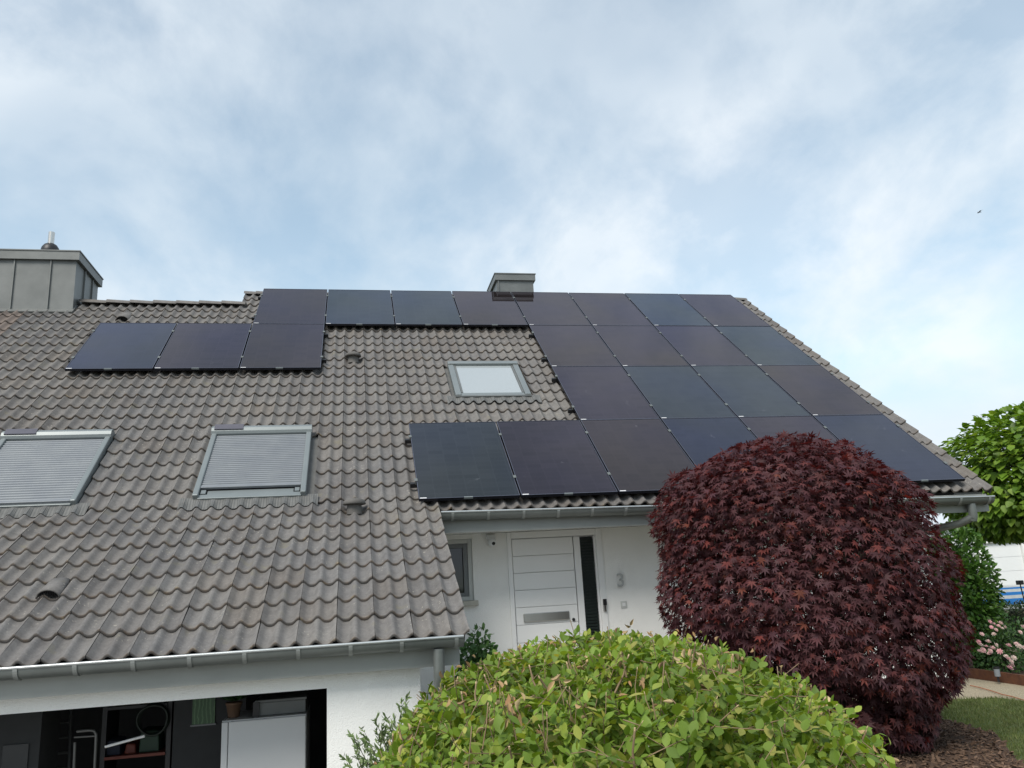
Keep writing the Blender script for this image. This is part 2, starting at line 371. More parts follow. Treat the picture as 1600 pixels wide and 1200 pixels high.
# ---- tile material and shape
def tile_material():
    M = bpy.data.materials.new('concrete_tile'); M.use_nodes = True; t = M.node_tree; b = t.nodes['Principled BSDF']
    b.inputs['Roughness'].default_value = 0.82; b.inputs['Specular IOR Level'].default_value = 0.35
    g = N(t, 'ShaderNodeNewGeometry'); r = rnd_out(t)
    base_c = ramp(t, r, [(0.0, (0.134, 0.128, 0.124, 1)), (0.3, (0.156, 0.150, 0.146, 1)), (0.62, (0.150, 0.145, 0.142, 1)), (0.86, (0.168, 0.162, 0.157, 1)), (1.0, (0.144, 0.132, 0.122, 1))])
    def noise(sc, det=5, ro=0.6):
        n = N(t, 'ShaderNodeTexNoise'); L(t, g.outputs['Position'], n.inputs['Vector']); n.inputs['Scale'].default_value = sc
        n.inputs['Detail'].default_value = det; n.inputs['Roughness'].default_value = ro; return n.outputs['Fac']
    def mix(f, a, b2, mode='MIX'):
        m_ = N(t, 'ShaderNodeMix', data_type='RGBA', blend_type=mode)
        for i, q in ((0, f), (6, a), (7, b2)):
            if isinstance(q, (int, float)): m_.inputs[i].default_value = q
            elif isinstance(q, tuple): m_.inputs[i].default_value = q
            else: L(t, q, m_.inputs[i])
        return m_.outputs[2]
    c = mix(1.0, base_c, ramp(t, noise(9, 6, 0.7), [(0.28, G(0.76)), (0.5, G(1.0)), (0.72, G(1.16))]), 'MULTIPLY')
    c = mix(1.0, c, ramp(t, noise(0.7, 3), [(0.3, (0.90, 0.90, 0.92, 1)), (0.7, (1.1, 1.07, 1.03, 1))]), 'MULTIPLY')
    c = mix(1.0, c, ramp(t, noise(42, 5, 0.75), [(0.3, G(0.82)), (0.7, G(1.15))]), 'MULTIPLY')
    mp = N(t, 'ShaderNodeMapping'); L(t, g.outputs['Position'], mp.inputs[0]); mp.inputs['Scale'].default_value = (7.0, .45, .45)
    sn = N(t, 'ShaderNodeTexNoise'); L(t, mp.outputs[0], sn.inputs['Vector']); sn.inputs['Scale'].default_value = 1.0; sn.inputs['Detail'].default_value = 4
    c = mix(1.0, c, ramp(t, sn.outputs['Fac'], [(0.32, (0.90, 0.89, 0.885, 1)), (0.6, (1.04, 1.04, 1.03, 1))]), 'MULTIPLY')
    # pale crests worn smooth, lichen and dirt
    lich = ramp(t, noise(38, 3, 0.5), [(0.645, G(0)), (0.70, G(1))])
    lp = ramp(t, noise(1.6, 3), [(0.5, G(0.12)), (0.64, G(0.9))])
    c = mix(mix(1.0, lich, lp, 'MULTIPLY'), c, (0.40, 0.37, 0.31, 1))
    moss = ramp(t, noise(4.5, 4, 0.6), [(0.60, G(0)), (0.78, G(0.7))])
    c = mix(moss, c, (0.15, 0.135, 0.085, 1))
    e = N(t, 'ShaderNodeAttribute', attribute_name='edge')
    en = N(t, 'ShaderNodeMath', operation='MULTIPLY'); L(t, e.outputs['Fac'], en.inputs[0]); L(t, ramp(t, noise(11, 4), [(0.3, G(0.45)), (0.6, G(0.95))]), en.inputs[1])
    edge_c = ramp(t, noise(14, 4), [(0.4, (0.105, 0.096, 0.09, 1)), (0.62, (0.135, 0.102, 0.078, 1)), (0.72, (0.30, 0.24, 0.15, 1))])
    c = mix(en.outputs[0], c, edge_c)
    wa = N(t, 'ShaderNodeAttribute', attribute_name='warm')
    c = mix(wa.outputs['Fac'], c, (0.165, 0.135, 0.118, 1))
    L(t, c, b.inputs['Base Color'])
    bp = N(t, 'ShaderNodeBump'); bp.inputs['Strength'].default_value = 0.45; bp.inputs['Distance'].default_value = 0.006
    L(t, noise(95, 4, 0.6), bp.inputs['Height']); L(t, bp.outputs[0], b.inputs['Normal'])
    return M
M_tile = tile_material()
def tile_mesh(x0=0.0, x1=0.2965, ln=0.385, flap=0.0):
    n = 18; xs = np.linspace(x0, x1, n + 1)
    def prof(x):
        cc = (1 + math.cos(2 * math.pi * (x + 0.006) / 0.15)) / 2
        return 0.047 * cc ** 1.7 - 0.018
    V = []; E = []
    lift = 0.026
    for x in xs: V.append((x, 0.006, prof(x) + lift - 0.0005)); E.append(0.35)          # top, front edge
    for x in xs: V.append((x, 0.07, prof(x) + lift * (1 - .07 / .3))); E.append(0.0)
    for x in xs: V.append((x, ln, prof(x) + lift * (1 - ln / .3))); E.append(0.0)
    k = n + 1
    Fc = [(i, i + 1, k + i + 1, k + i) for i in range(n)] + [(k + i, k + i + 1, 2 * k + i + 1, 2 * k + i) for i in range(n)]
    o = len(V)
    for x in xs: V.append((x, 0.006, prof(x) + lift - 0.0005)); E.append(0.9)           # front face
    for x in xs: V.append((x, 0.0, prof(x) + lift - 0.006)); E.append(1.0)
    for x in xs: V.append((x, 0.004, prof(x) + lift - 0.027)); E.append(1.0)
    Fc += [(o + k + i, o + k + i + 1, o + i + 1, o + i) for i in range(n)]
    Fc += [(o + 2 * k + i, o + 2 * k + i + 1, o + k + i + 1, o + k + i) for i in range(n)]
    for sx, flip in ((0, False), (n, True)):                                              # side faces
        o = len(V); x = xs[sx]; dn = flap if (flap and sx == n) else 0.022
        V += [(x, 0.0, prof(x) + lift), (x, ln, prof(x) + lift * (1 - ln / .3)), (x, ln, prof(x) + lift * (1 - ln / .3) - dn), (x, 0.0, prof(x) + lift - dn)]; E += [0.6] * 4
        Fc.append((o, o + 1, o + 2, o + 3) if not flip else (o + 3, o + 2, o + 1, o))
    return np.array(V), np.array(Fc), np.array(E)
TV, TF, TE = tile_mesh()
HV, HF, HE = tile_mesh(0.0, 0.146)            # half tile
FV, FF, FE = tile_mesh(0.0, 0.297, flap=0.11) # verge tile with a side flap
TJ = 1.77                                      # a joint line
panels_grid = [(c, 0) for c in range(8)] + [(c, 1) for c in (-2, -1, 0, 4, 5, 6, 7)] + [(c, 2) for c in (4, 5, 6, 7)] + [(c, 3) for c in (2, 3, 4, 5, 6, 7)]
PW, PH, PU, PV = 1.134, 1.760, 1.154, 1.7665
WINDOWS = [(-0.105, 1.085, 5.25, 6.77, 'shutter'), (-2.44, -1.25, 5.27, 6.79, 'shutter'), (3.03, 4.13, 3.22, 4.36, 'glass')]
def covered(u, v):
    for c, r in panels_grid:
        if c * PU + .1 < u < c * PU + PW - .1 and r * PV - .2 < v < r * PV + PH - .28: return True
    return False
def in_window(u, v):
    for u0, u1, v0, v1, k in WINDOWS:
        if u0 - 0.06 < u < u1 + 0.06 and v0 - 0.02 < v - 0.15 < v1 + 0.02: return True
    return False
VENTS = [(1.60, 3.02), (1.63, 7.05)]
places = []      # (kind, matrix 3x4, centre u, v, warm)
def put(u, ve, low, kind, lift=0.0):
    o = RP(u + random.uniform(-.0015, .0015), ve + random.gauss(0, .0045), lift + random.uniform(-.001, .004), low)
    ux = np.array([1, 0, 0.0]); nn = N2 if (low and ve > KV + .01) else N1
    uy = np.array([0, c2_, s2_]) if (low and ve > KV + .01) else np.array([0, c1, s1])
    a = random.gauss(0, .007); ux2 = ux * math.cos(a) + uy * math.sin(a); uy2 = uy * math.cos(a) - ux * math.sin(a)
    A = np.stack([ux2, uy2, nn, o], axis=1)
    places.append((kind, A, u + .15, ve, 1.0 if (u < -3.75 and 1.0 < ve < 2.2 and random.random() < .6) else 0.0))
k0 = int(math.floor((UL - TJ) / .3)); 
for i in range(0, 23):                            # upper slope rows
    ve = KV - 0.3 * i
    for k in range(k0, 27):
        u = TJ + 0.3 * k
        if u < UL or u > UR - .2: continue
        if u < SP - .01 and i > 20: continue
        if in_window(u + .15, ve): continue
        put(u, ve, False, 'verge' if u > UR - .35 else 'tile')
for k in range(3, 27):                            # eave row above the door
    u = TJ + 0.3 * k
    if u > UR - .2: continue
    put(u, 7.15, False, 'verge' if u > UR - .35 else 'tile')
put(TJ + 0.3 * 2 + .15, 7.12, False, 'half')
for j in range(1, 10):                            # flatter slope over the garage
    ve = KV + 0.3 * j + (.05 if j == 9 else 0)
    for k in range(k0, 3):
        u = TJ + 0.3 * k
        if u < UL: continue
        put(u, ve, True, 'half' if k == 2 else 'tile')
cand = []
for n_, (kind, A, u, v, wm) in enumerate(places):
    cpt = A[:, :2] @ np.array([.15, .15]) + A[:, 3]
    px, py, dz = project(cpt)
    vis = -20 < px < 1620 and 440 < py < 1100 and not covered(u, v - .15)
    if kind == 'tile' and vis: cand.append((dz, n_))
single = set(n_ for d, n_ in sorted(cand)[:300])
def shared_mesh(name, V, Fc, E, material):
    me = bpy.data.meshes.new(name); me.from_pydata([tuple(q) for q in V], [], [tuple(int(x) for x in q) for q in Fc]); me.materials.append(material)
    a = me.attributes.new('edge', 'FLOAT', 'POINT'); a.data.foreach_set('value', E.astype(np.float32))
    me.polygons.foreach_set('use_smooth', [True] * len(me.polygons)); me.update(); return me
tm = shared_mesh('tile', TV, TF, TE, M_tile)
hb = np.array(base(H))
for n_ in sorted(single):
    A = places[n_][1]; o = bpy.data.objects.new('tile', tm); COL.objects.link(o); o.parent = roof
    mm = Matrix.Identity(4)
    for i in range(3):
        for j in range(3): mm[i][j] = A[i][j]
        mm[i][3] = A[i][3] - hb[i]
    o.matrix_basis = mm
VV, FFc, RR, EE, WW = [], [], [], [], []; nv = 0
for kind, (bv, bf, be) in dict(tile=(TV, TF, TE), half=(HV, HF, HE), verge=(FV, FF, FE)).items():
    sel = [p for n_, p in enumerate(places) if p[0] == kind and n_ not in single]
    if not sel: continue
    V, Fc = instances(bv, bf, np.array([p[1] for p in sel]))
    VV.append(V); FFc.append(Fc + nv); nv += len(V)
    RR.append(np.repeat(np.random.rand(len(sel)), len(bv))); EE.append(np.tile(be, len(sel))); WW.append(np.repeat([p[4] for p in sel], len(bv)))
np_mesh('tile_field', np.concatenate(VV), np.concatenate(FFc), M_tile, roof, rnd=np.concatenate(RR), smooth=True, kind='stuff',
        attrs=dict(edge=np.concatenate(EE), warm=np.concatenate(WW)))

# ---- ridge caps
def cap_mesh():
    V = []; n = 10
    for x, r_, dz in ((0, .118, .012), (.40, .105, 0), (.0, .098, .012)):
        for k in range(n + 1):
            a = math.pi * (0.02 + .96 * k / n); V.append((x, -math.cos(a) * r_ * 1.15, math.sin(a) * r_ * .8 + dz))
    Fc = []
    for k in range(n):
        Fc.append((k, k + 1, n + 2 + k, n + 1 + k)); Fc.append((2 * n + 2 + k, 2 * n + 3 + k, k + 1, k))
    return np.array(V), np.array(Fc)
CV, CF = cap_mesh(); cm = shared_mesh('ridge_tile', CV, CF, np.zeros(len(CV)), M_tile)
def ridge(u0, u1, vr, dz=0.0):
    p = RP(0, vr, -0.005); u = u1
    while u > u0 + .05:
        u -= 0.373
        o = bpy.data.objects.new('ridge_tile', cm); COL.objects.link(o); o.parent = roof
        o.location = Vector((max(u, u0), p[1], p[2] - .015 + dz + random.uniform(-.004, .004))) - base(H); o.rotation_euler = (random.uniform(-.02, .02), random.uniform(-.008, .008), random.uniform(-.01, .01))
ridge(-2.95, SP + .05, VL - .03); ridge(SP - .02, 4.33, VR, -.05); ridge(5.11, UR, VR, -.05)

# ---- eave boards, gutters, pipes
def gutter_profile(cy, cz, r=0.082, n=12):
    o = [(cy + r * math.cos(a), cz + r * math.sin(a)) for a in [math.pi + math.pi * k / n for k in range(n + 1)]]
    i = [(cy + (r - .006) * math.cos(a), cz + (r - .006) * math.sin(a)) for a in [2 * math.pi - math.pi * k / n for k in range(n + 1)]]
    return o + i
def gutter(x0, x1, cy, cz0, cz1, brackets, label):
    mb = MB(); mb.sweepx(gutter_profile(cy, 0), x0, x1, cz0, cz1)
    mb.sm = [True] * len(mb.sm)
    g = mb.build('gutter', M_zinc, H); g['label'] = label
    md = g.modifiers.new('split', 'EDGE_SPLIT'); md.split_angle = math.radians(40)
    MB().tube([(x0 - .002, cy - .082, cz0 + .004), (x1 + .002, cy - .082, cz1 + .004)], 0.0115, 8).build('gutter_bead', M_bead, g)
    for x in (x0, x1):
        cz = cz0 if x == x0 else cz1
        e = MB(); pr = [(cy + .0815 * math.cos(a), cz + .0815 * math.sin(a)) for a in [math.pi + math.pi * k / 12 for k in range(13)]]
        sgn = -1 if x == x0 else 1
        e.sweepx(pr, x + sgn * .001, x + sgn * .006); e.build('end_cap', M_zinc, g)
    for x in brackets:
        cz = cz0 + (cz1 - cz0) * (x - x0) / (x1 - x0)
        o = [(cy + .0905 * math.cos(a), cz + .0905 * math.sin(a)) for a in [math.pi + math.pi * k / 14 for k in range(15)]]
        i = [(cy + .0835 * math.cos(a), cz + .0835 * math.sin(a)) for a in [math.pi + math.pi * k / 14 for k in range(14, -1, -1)]]
        MB().sweepx(o + i, x - .015, x + .015).build('bracket', M_strap, g)
    return g
gutter(-4.2, 2.455, -7.60, 1.222, 1.222, [-.763 - .39 * k for k in range(8, 0, -1)] + [-.763 + .3905 * k for k in range(8)] + [2.40], 'zinc half-round gutter along the garage eave')
gutter(2.535, 9.47, -5.45, 2.400, 2.318, [2.661 + .3955 * k for k in range(17)] + [9.40], 'zinc half-round gutter above the front door')
b_ = MB(); b_.box(-6, 2.44, -7.505, -7.48, 1.0, 1.215); b_.build('fascia_board', M_paint, H)
b_ = MB(); b_.box(-6, 2.44, -7.478, WY - .002, 1.02, 1.05); b_.build('soffit', M_paint, H)
b_ = MB(); b_.hexa([(2.53, -5.375, 2.185), (9.50, -5.375, 2.15), (9.50, -5.35, 2.15), (2.53, -5.35, 2.185), (2.53, -5.375, 2.40), (9.50, -5.375, 2.37), (9.50, -5.35, 2.37), (2.53, -5.35, 2.40)])
b_.build('fascia_board', M_paint, H)
MB().box(2.14, 9.50, -5.348, DWY - .002, 2.218, 2.24).build('soffit', M_wall, H)
# right verge board and left edge of the extension
b_ = MB(); rbox(b_, UR - .06, UR - .035, VR, 7.05, -.20, -.046); b_.build('verge_board', M_paint, H)
b_ = MB(); rbox(b_, UE - .045, UE - .02, KV + .05, 9.50, -.14, -.046, True); b_.build('verge_board', M_paint, H)
b_ = MB()
for yy in (-5.3, -3.4, -1.5): b_.box(XR + .002, UR - .06, yy, yy + .1, RP(0, -yy / c1, -.3)[2], RP(0, -yy / c1, -.17)[2])
b_.build('purlin', M_paint, H)
# downpipes
MB().tube([(2.262, -7.605, 1.14), (2.262, -7.605, 0.98), (2.262, -7.60, .9), (2.262, -7.46, .70), (2.262, -7.43, .6), (2.262, -7.43, -1.2)], 0.045, 14).build('downpipe', M_zinc, H)
dp = MB(); dp.tube([(9.185, -5.45, 2.25), (9.185, -5.45, 2.10), (9.18, -5.43, 2.045)], 0.05, 14)
dp.tube([(9.185, -5.46, 2.09), (9.10, -5.30, 2.02), (8.72, -4.78, 1.93), (8.70, -4.69, 1.85), (8.70, -4.69, 0.0)], 0.047, 14)
dp.build('downpipe', M_zinc, H)

# ---- clad chimneys
def chimney(name, x0, x1, y0, y1, zb, zt, cap_h, over, seams_x, seams_y, label, m_):
    r = MB().box(x0, x1, y0, y1, zb, zt).build('chimney', m_, H); r['label'] = label
    for x in seams_x: MB().box(x - .009, x + .009, y0 - .026, y0 - .001, zb, zt - .002).build('standing_seam', m_, r)
    for y in seams_y: MB().box(x1 + .001, x1 + .026, y - .009, y + .009, zb, zt - .002).build('standing_seam', m_, r)
    c = MB(); c.box(x0 - over, x1 + over, y0 - over, y1 + over, zt, zt + cap_h); c.box(x0 - over - .012, x1 + over + .012, y0 - over - .012, y1 + over + .012, zt + cap_h, zt + cap_h + .018)
    c.build('chimney_cap', m_, r)
    return r
ch1 = chimney('chimney', -5.4, -2.975, -.625, .54, 5.9, 7.315, .15, .055, [-5.03, -4.47, -3.915, -3.36], [-.21, .2], 'wide grey metal-clad chimney at the left end', M_zincdk)
MB().lathe((-3.50, -.35, 7.484), [(.0, 0), (.15, 0), (.145, .12), (.135, .17), (.10, .225), (.06, .25), (.0, .252)], 18).build('flue_collar', M_black, ch1)
M_steel = mat('stainless_steel', (0.62, 0.60, 0.56), (0.55, 0.53, 0.50), 0.25, metal=0.9, nscale=2)
MB().tube([(-3.50, -.35, 7.70), (-3.50, -.35, 7.95)], .05, 14).build('flue_pipe', M_steel, ch1)
b_ = MB(); rbox(b_, -5.45, -2.95, .70, 1.02, -.02, .035); b_.build('flashing', M_zincdk, ch1)
ch2 = chimney('chimney', 4.36, 5.085, .075, .93, 6.4, 7.365, .125, .04, [4.385], [], 'small grey metal-clad chimney behind the top panels', M_zincdk)

# ---- roof vents
def hood_vent(u, v, low):
    c = RP(u, v, 0.03, low); r = MB()
    r.lathe(c, [(.085, -.06), (.08, .02), (.07, .06)], 16); o = r.build('roof_vent', M_tilevent, H)
    r = MB(); r.lathe(c + np.array([0, -.01, 0.05]), [(.0, 0.0), (.118, -.005), (.125, .0), (.115, .035), (.085, .055), (.0, .06)], 18); r.build('vent_hood', M_tilevent, o)
    return o
M_tilevent = mat('vent_plastic', (0.115, 0.108, 0.10), (0.085, 0.08, 0.075), 0.75, nscale=8)
hood_vent(1.60, 3.02, False); hood_vent(1.61, 7.13, True)
def half_vent(u, v, low, r0=.095, ln=.34):
    nn = N2 if low else N1; up = np.array([0, c2_, s2_]) if low else np.array([0, c1, s1]); o = RP(u, v, 0.02, low)
    V = []; n = 10
    for k in range(n + 1):
        a = math.pi * k / n
        V.append(o + np.array([1, 0, 0]) * math.cos(a) * r0 + nn * math.sin(a) * r0 * .85)
    for k in range(n + 1):
        a = math.pi * k / n
        V.append(o + up * ln + np.array([1, 0, 0]) * math.cos(a) * r0 * .8 + nn * math.sin(a) * .02)
    mb = MB(); mb.add(V, [(k, k + 1, n + 2 + k, n + 1 + k) for k in range(n)], True)
    q = mb.build('roof_vent', M_tile, H); md = q.modifiers.new('s', 'SOLIDIFY'); md.thickness = .012; md.offset = -1
    g = MB()
    for k in range(-4, 5):
        x = k * r0 * .2; hh = math.sqrt(max(r0 ** 2 - x * x, 0)) * .85
        b0 = o + up * .012 + np.array([x, 0, 0]); g.tube([b0 - nn * .02, b0 + nn * hh], .0035, 5)
    g.build('vent_grille', M_black, q)
    d = MB(); d.add([o + up * .05 + np.array([1, 0, 0]) * math.cos(math.pi * k / n) * r0 * .95 + nn * math.sin(math.pi * k / n) * r0 * .8 for k in range(n + 1)], [tuple(range(n + 1))]); d.build('vent_throat', M_black, q)
half_vent(-.90, 8.68, True, .085, .30); half_vent(-2.09, 1.40, False)

# ---- roof windows
M_alu = mat('grey_aluminium', (0.205, 0.228, 0.23), (0.18, 0.202, 0.206), 0.42, metal=0.3, nscale=2)
M_slat = mat('shutter_slats', (0.19, 0.205, 0.22), (0.16, 0.175, 0.195), 0.5, metal=0.15, nscale=4)
M_lead = mat('grey_flashing', (0.15, 0.15, 0.145), (0.115, 0.115, 0.11), 0.62, metal=0.25, nscale=9)
M_pv = mat('small_solar_cell', (0.10, 0.095, 0.115), None, 0.15)
def glass_mat(name, col, rough=0.02, ior=1.52, fmin=0.0):
    M = bpy.data.materials.new(name); M.use_nodes = True; t = M.node_tree; b = t.nodes['Principled BSDF']
    b.inputs['Base Color'].default_value = (*col, 1); b.inputs['Roughness'].default_value = rough; b.inputs['IOR'].default_value = ior
    b.inputs['Coat Weight'].default_value = fmin; b.inputs['Coat Roughness'].default_value = rough
    return M
M_pane = glass_mat('dark_pane', (0.02, 0.024, 0.028), 0.03)
M_skypane = glass_mat('sky_reflection_pane', (0.33, 0.36, 0.37), 0.03, 1.6, 1.0)  # pale base colour paints the sky's reflection into the glass
def apron(u0, u1, v0, v1, mb, low):
    """pleated metal apron pressed onto the tile waves below a roof window"""
    n = int((u1 - u0) / .0125); V = []
    for k in range(n + 1):
        u = u0 + (u1 - u0) * k / n; x = (u - TJ) % .15
        hgt = 0.047 * ((1 + math.cos(2 * math.pi * (x + .006) / .15)) / 2) ** 1.7 - .018
        rib = .0016 * (1 if k % 2 else -1)
        V.append(RP(u, v0, .045 + rib, low)); V.append(RP(u, v1, hgt + .036 + rib, low)); V.append(RP(u, v1, hgt + .028 + rib, low))
    mb.add(V, [(3 * k, 3 * k + 1, 3 * k + 4, 3 * k + 3) for k in range(n)] + [(3 * k + 1, 3 * k + 2, 3 * k + 5, 3 * k + 4) for k in range(n)], False)
def roof_window(u0, u1, v0, v1, kind, label):
    b_ = MB(); rbox(b_, u0 - .10, u1 + .10, v0 - .06, v1 + .05, -.045, -.012); 
    fr = b_.build('roof_window', M_lead, H); fr['label'] = label
    b_ = MB(); apron(u0 - .13, u1 + .13, v1 - .02, v1 + .17, b_, False); b_.build('flashing_apron', M_lead, fr)
    if kind == 'shutter':
        b_ = MB(); rbox(b_, u0 + .02, u1 - .02, v0 + .05, v1 - .03, -.01, .045); b_.build('casing', M_black, fr)
        for s in (0, 1):
            a = u0 if s == 0 else u1 - .062
            b_ = MB(); rbox(b_, a, a + .062, v0 + .1, v1 + .005, .0, .10); b_.build('guide_rail', M_alu, fr, bevel=.012)
        # rounded roller box
        b_ = MB(); prof = [(v0 + .165, .0), (v0 + .165, .095), (v0 + .145, .125), (v0 + .10, .145), (v0 + .05, .14), (v0 + .012, .105), (v0, .05), (v0, .0)]
        V = [RP(u0 - .004, v, h) for v, h in prof] + [RP(u1 + .004, v, h) for v, h in prof]; n = len(prof)
        b_.add(V, [(k, (k + 1) % n, n + (k + 1) % n, n + k) for k in range(n)]); b_.add(V[:n], [tuple(range(n - 1, -1, -1))]); b_.add(V[n:], [tuple(range(n))])
        b_.build('roller_box', M_alu, fr)
        b_ = MB(); V = [RP(u0 + .03, v0 + .135, .1345), RP(u0 + .37, v0 + .135, .1345), RP(u0 + .37, v0 + .035, .146), RP(u0 + .03, v0 + .035, .146)]
        b_.hexa(V + [q + N1 * .012 for q in V]); b_.build('solar_strip', M_pv, fr)
        va, vb = v0 + .168, v1 - (.20 if u0 > -1 else .05); ns = 27; V = []; seg = 5
        for k in range(ns):
            for q in range(seg):
                t_ = q / (seg - 1); V2 = va + (vb - va) * (k + t_ * .94) / ns; h = .062 + .016 * math.sin(math.pi * t_) ** .7
                V.append(RP(u0 + .058, V2, h)); V.append(RP(u1 - .058, V2, h))
        b_ = MB(); b_.add(V, [(2 * k, 2 * k + 2, 2 * k + 3, 2 * k + 1) for k in range(ns * seg - 1)], False); b_.build('shutter', M_slat, fr)
        b_ = MB(); rbox(b_, u0 + .06, u1 - .06, vb, vb + .042, .055, .088); b_.build('end_slat', M_slat, fr, bevel=.006)
        b_ = MB(); rbox(b_, u0 + .05, u1 - .05, v1 - .055, v1 + .02, .0, .062); b_.build('sill_rail', M_alu, fr, bevel=.006)
        if u0 > -1:
            b_ = MB(); rbox(b_, u0 + .14, u1 - .14, v1 - .14, v1 - .058, .03, .050); b_.build('sash_rail', M_alu, fr)
            for a in (u0 + .075, u1 - .125):
                b_ = MB(); rbox(b_, a, a + .05, v1 - .13, v1 - .06, .046, .07); b_.build('stop_block', M_alu, fr)
    else:
        for a, c in ((u0, u0 + .085), (u1 - .085, u1)):
            b_ = MB(); rbox(b_, a, c, v0 + .09, v1, -.01, .075); b_.build('side_cover', M_alu, fr, bevel=.008)
        b_ = MB(); rbox(b_, u0, u1, v0, v0 + .10, -.01, .095); b_.build('top_cover', M_alu, fr, bevel=.012)
        b_ = MB(); rbox(b_, u0 + .0, u1 - .0, v1 + .001, v1 + .035, -.01, .062); b_.build('bottom_cover', M_zincdk, fr)
        b_ = MB(); rbox(b_, u0 + .087, u1 - .087, v1 - .085, v1, .0, .058); b_.build('sash_rail', M_alu, fr, bevel=.006)
        for a, c in ((u0 + .088, u0 + .118), (u1 - .118, u1 - .088)):
            b_ = MB(); rbox(b_, a, c, v0 + .102, v1 - .087, .0, .062); b_.build('sash_rail', M_zincdk, fr)
        b_ = MB(); rbox(b_, u0 + .12, u1 - .12, v0 + .102, v1 - .088, .02, .052); b_.build('pane', M_skypane, fr)
    return fr
roof_window(*WINDOWS[0], 'roof window with grey roller shutter almost closed, right one')
roof_window(*WINDOWS[1], 'roof window with closed grey roller shutter, at the left edge')
roof_window(*WINDOWS[2], 'glass roof window with grey frame between the panel rows')

# ---- front door, side window and small fittings
M_doorp = mat('door_lacquer', (0.82, 0.82, 0.81), (0.80, 0.80, 0.79), 0.38, nscale=1)
M_louv = mat('dark_louvre', (0.018, 0.026, 0.024), None, 0.35)
dx0, dx1, dz1 = 3.41, 4.60, 2.215
D_ = MB().box(dx0, dx1, DWY + .06, DWY + .10, -.02, dz1 - .001).build('door', M_doorp, H); D_['label'] = 'white front door with five wide panels and dark ribbed side light'
b_ = MB(); b_.box(dx0 - .001, dx0 + .055, DWY - .02, DWY + .058, 0, dz1 - .002); b_.box(dx1 - .075, dx1 + .001, DWY - .02, DWY + .058, 0, dz1 - .002); b_.box(dx0 + .056, dx1 - .076, DWY - .02, DWY + .058, 2.135, dz1 - .002)
b_.build('door_frame', M_doorp, D_, bevel=.006)
pz = [2.128, 1.925, 1.725, 1.525, 1.325, 1.125, .925, .5, .02]
for a, c in zip(pz[:-1], pz[1:]):
    MB().box(3.475, 4.235, DWY + .012, DWY + .058, c + .002, a - .002).build('door_panel', M_doorp, D_, bevel=.003)
MB().box(4.245, 4.325, DWY + .008, DWY + .056, .02, 2.128).build('door_stile', M_doorp, D_, bevel=.003)
MB().box(4.33, 4.495, DWY + .04, DWY + .056, .02, 2.12).build('side_light', M_louv, D_)
b_ = MB(); z = .05
while z < 2.1: b_.box(4.335, 4.49, DWY + .012, DWY + .039, z, z + .026); z += .036
b_.build('side_light_louvre', M_louv, D_)
MB().box(4.497, 4.523, DWY + .004, DWY + .056, .02, 2.128).build('door_stile', M_doorp, D_)
M_steel2 = mat('brushed_steel', (0.50, 0.49, 0.47), (0.44, 0.43, 0.41), 0.3, metal=1.0, nscale=3)
b_ = MB(); b_.box(3.565, 4.125, DWY - .012, DWY + .011, 1.155, 1.255); b_.build('letterbox', M_steel2, D_, bevel=.006)
MB().tube([(4.175, DWY - .004, 1.15), (4.175, DWY + .011, 1.15)], .018, 14).build('lock_cylinder', M_black, D_)
b_ = MB(); b_.box(4.545, 4.585, DWY - .05, DWY - .021, 1.22, 1.36); b_.build('keypad', M_steel2, D_, bevel=.008)
MB().box(4.543, 4.587, DWY - .058, DWY - .051, 1.295, 1.365).build('keypad_cover', M_black, D_)
# window beside the door
M_wfr = mat('window_frame_white', (0.55, 0.56, 0.54), (0.52, 0.53, 0.51), 0.5, nscale=1)
M_wgrey = mat('window_sash_grey', (0.16, 0.17, 0.175), None, 0.4)
W_ = MB().box(2.46, 2.90, DWY + .10, DWY + .12, 1.50, 2.10).build('window', M_pane, H); W_['label'] = 'small dark window beside the front door'
b_ = MB(); b_.box(2.935, 2.984, DWY + .03, DWY + .14, 1.446, 2.158); b_.box(2.451, 2.934, DWY + .03, DWY + .14, 2.11, 2.158); b_.box(2.451, 2.934, DWY + .03, DWY + .14, 1.446, 1.49)
b_.build('window_frame', M_wfr, W_)
b_ = MB(); b_.box(2.88, 2.933, DWY + .05, DWY + .13, 1.492, 2.108); b_.box(2.46, 2.879, DWY + .05, DWY + .13, 2.06, 2.108); b_.box(2.46, 2.879, DWY + .05, DWY + .13, 1.492, 1.535)
b_.build('window_sash', M_wgrey, W_)
M_sill = mat('stone_sill', (0.46, 0.44, 0.38), (0.41, 0.39, 0.34), 0.8, nscale=10)
MB().box(2.42, 3.025, DWY - .07, DWY + .028, 1.385, 1.443).build('window_sill', M_sill, W_, bevel=.006)
# house number
fc = bpy.data.curves.new('number', 'FONT'); fc.body = '3'; fc.size = 0.225; fc.extrude = 0.006; fc.bevel_depth = 0.002
fo = bpy.data.objects.new('tmp', fc); COL.objects.link(fo); bpy.context.view_layer.update()
nm = bpy.data.meshes.new_from_object(fo.evaluated_get(bpy.context.evaluated_depsgraph_get())); bpy.data.objects.remove(fo)
nm.materials.clear(); nm.materials.append(mat('number_grey', (0.52, 0.53, 0.52), None, 0.5, metal=0.3))
no = bpy.data.objects.new('house_number', nm); COL.objects.link(no); no.parent = H
no.location = Vector((4.735, DWY - .03, 1.50)) - base(H); no.rotation_euler = (math.pi / 2, 0, 0); no['label'] = 'grey figure 3 on the white wall'
bq = MB().box(4.775, 4.855, DWY - .012, DWY - .001, 1.245, 1.325).build('doorbell', M_wfr, H, bevel=.004)
MB().box(4.795, 4.835, DWY - .018, DWY - .0125, 1.265, 1.305).build('bell_button', M_white, bq, bevel=.003)
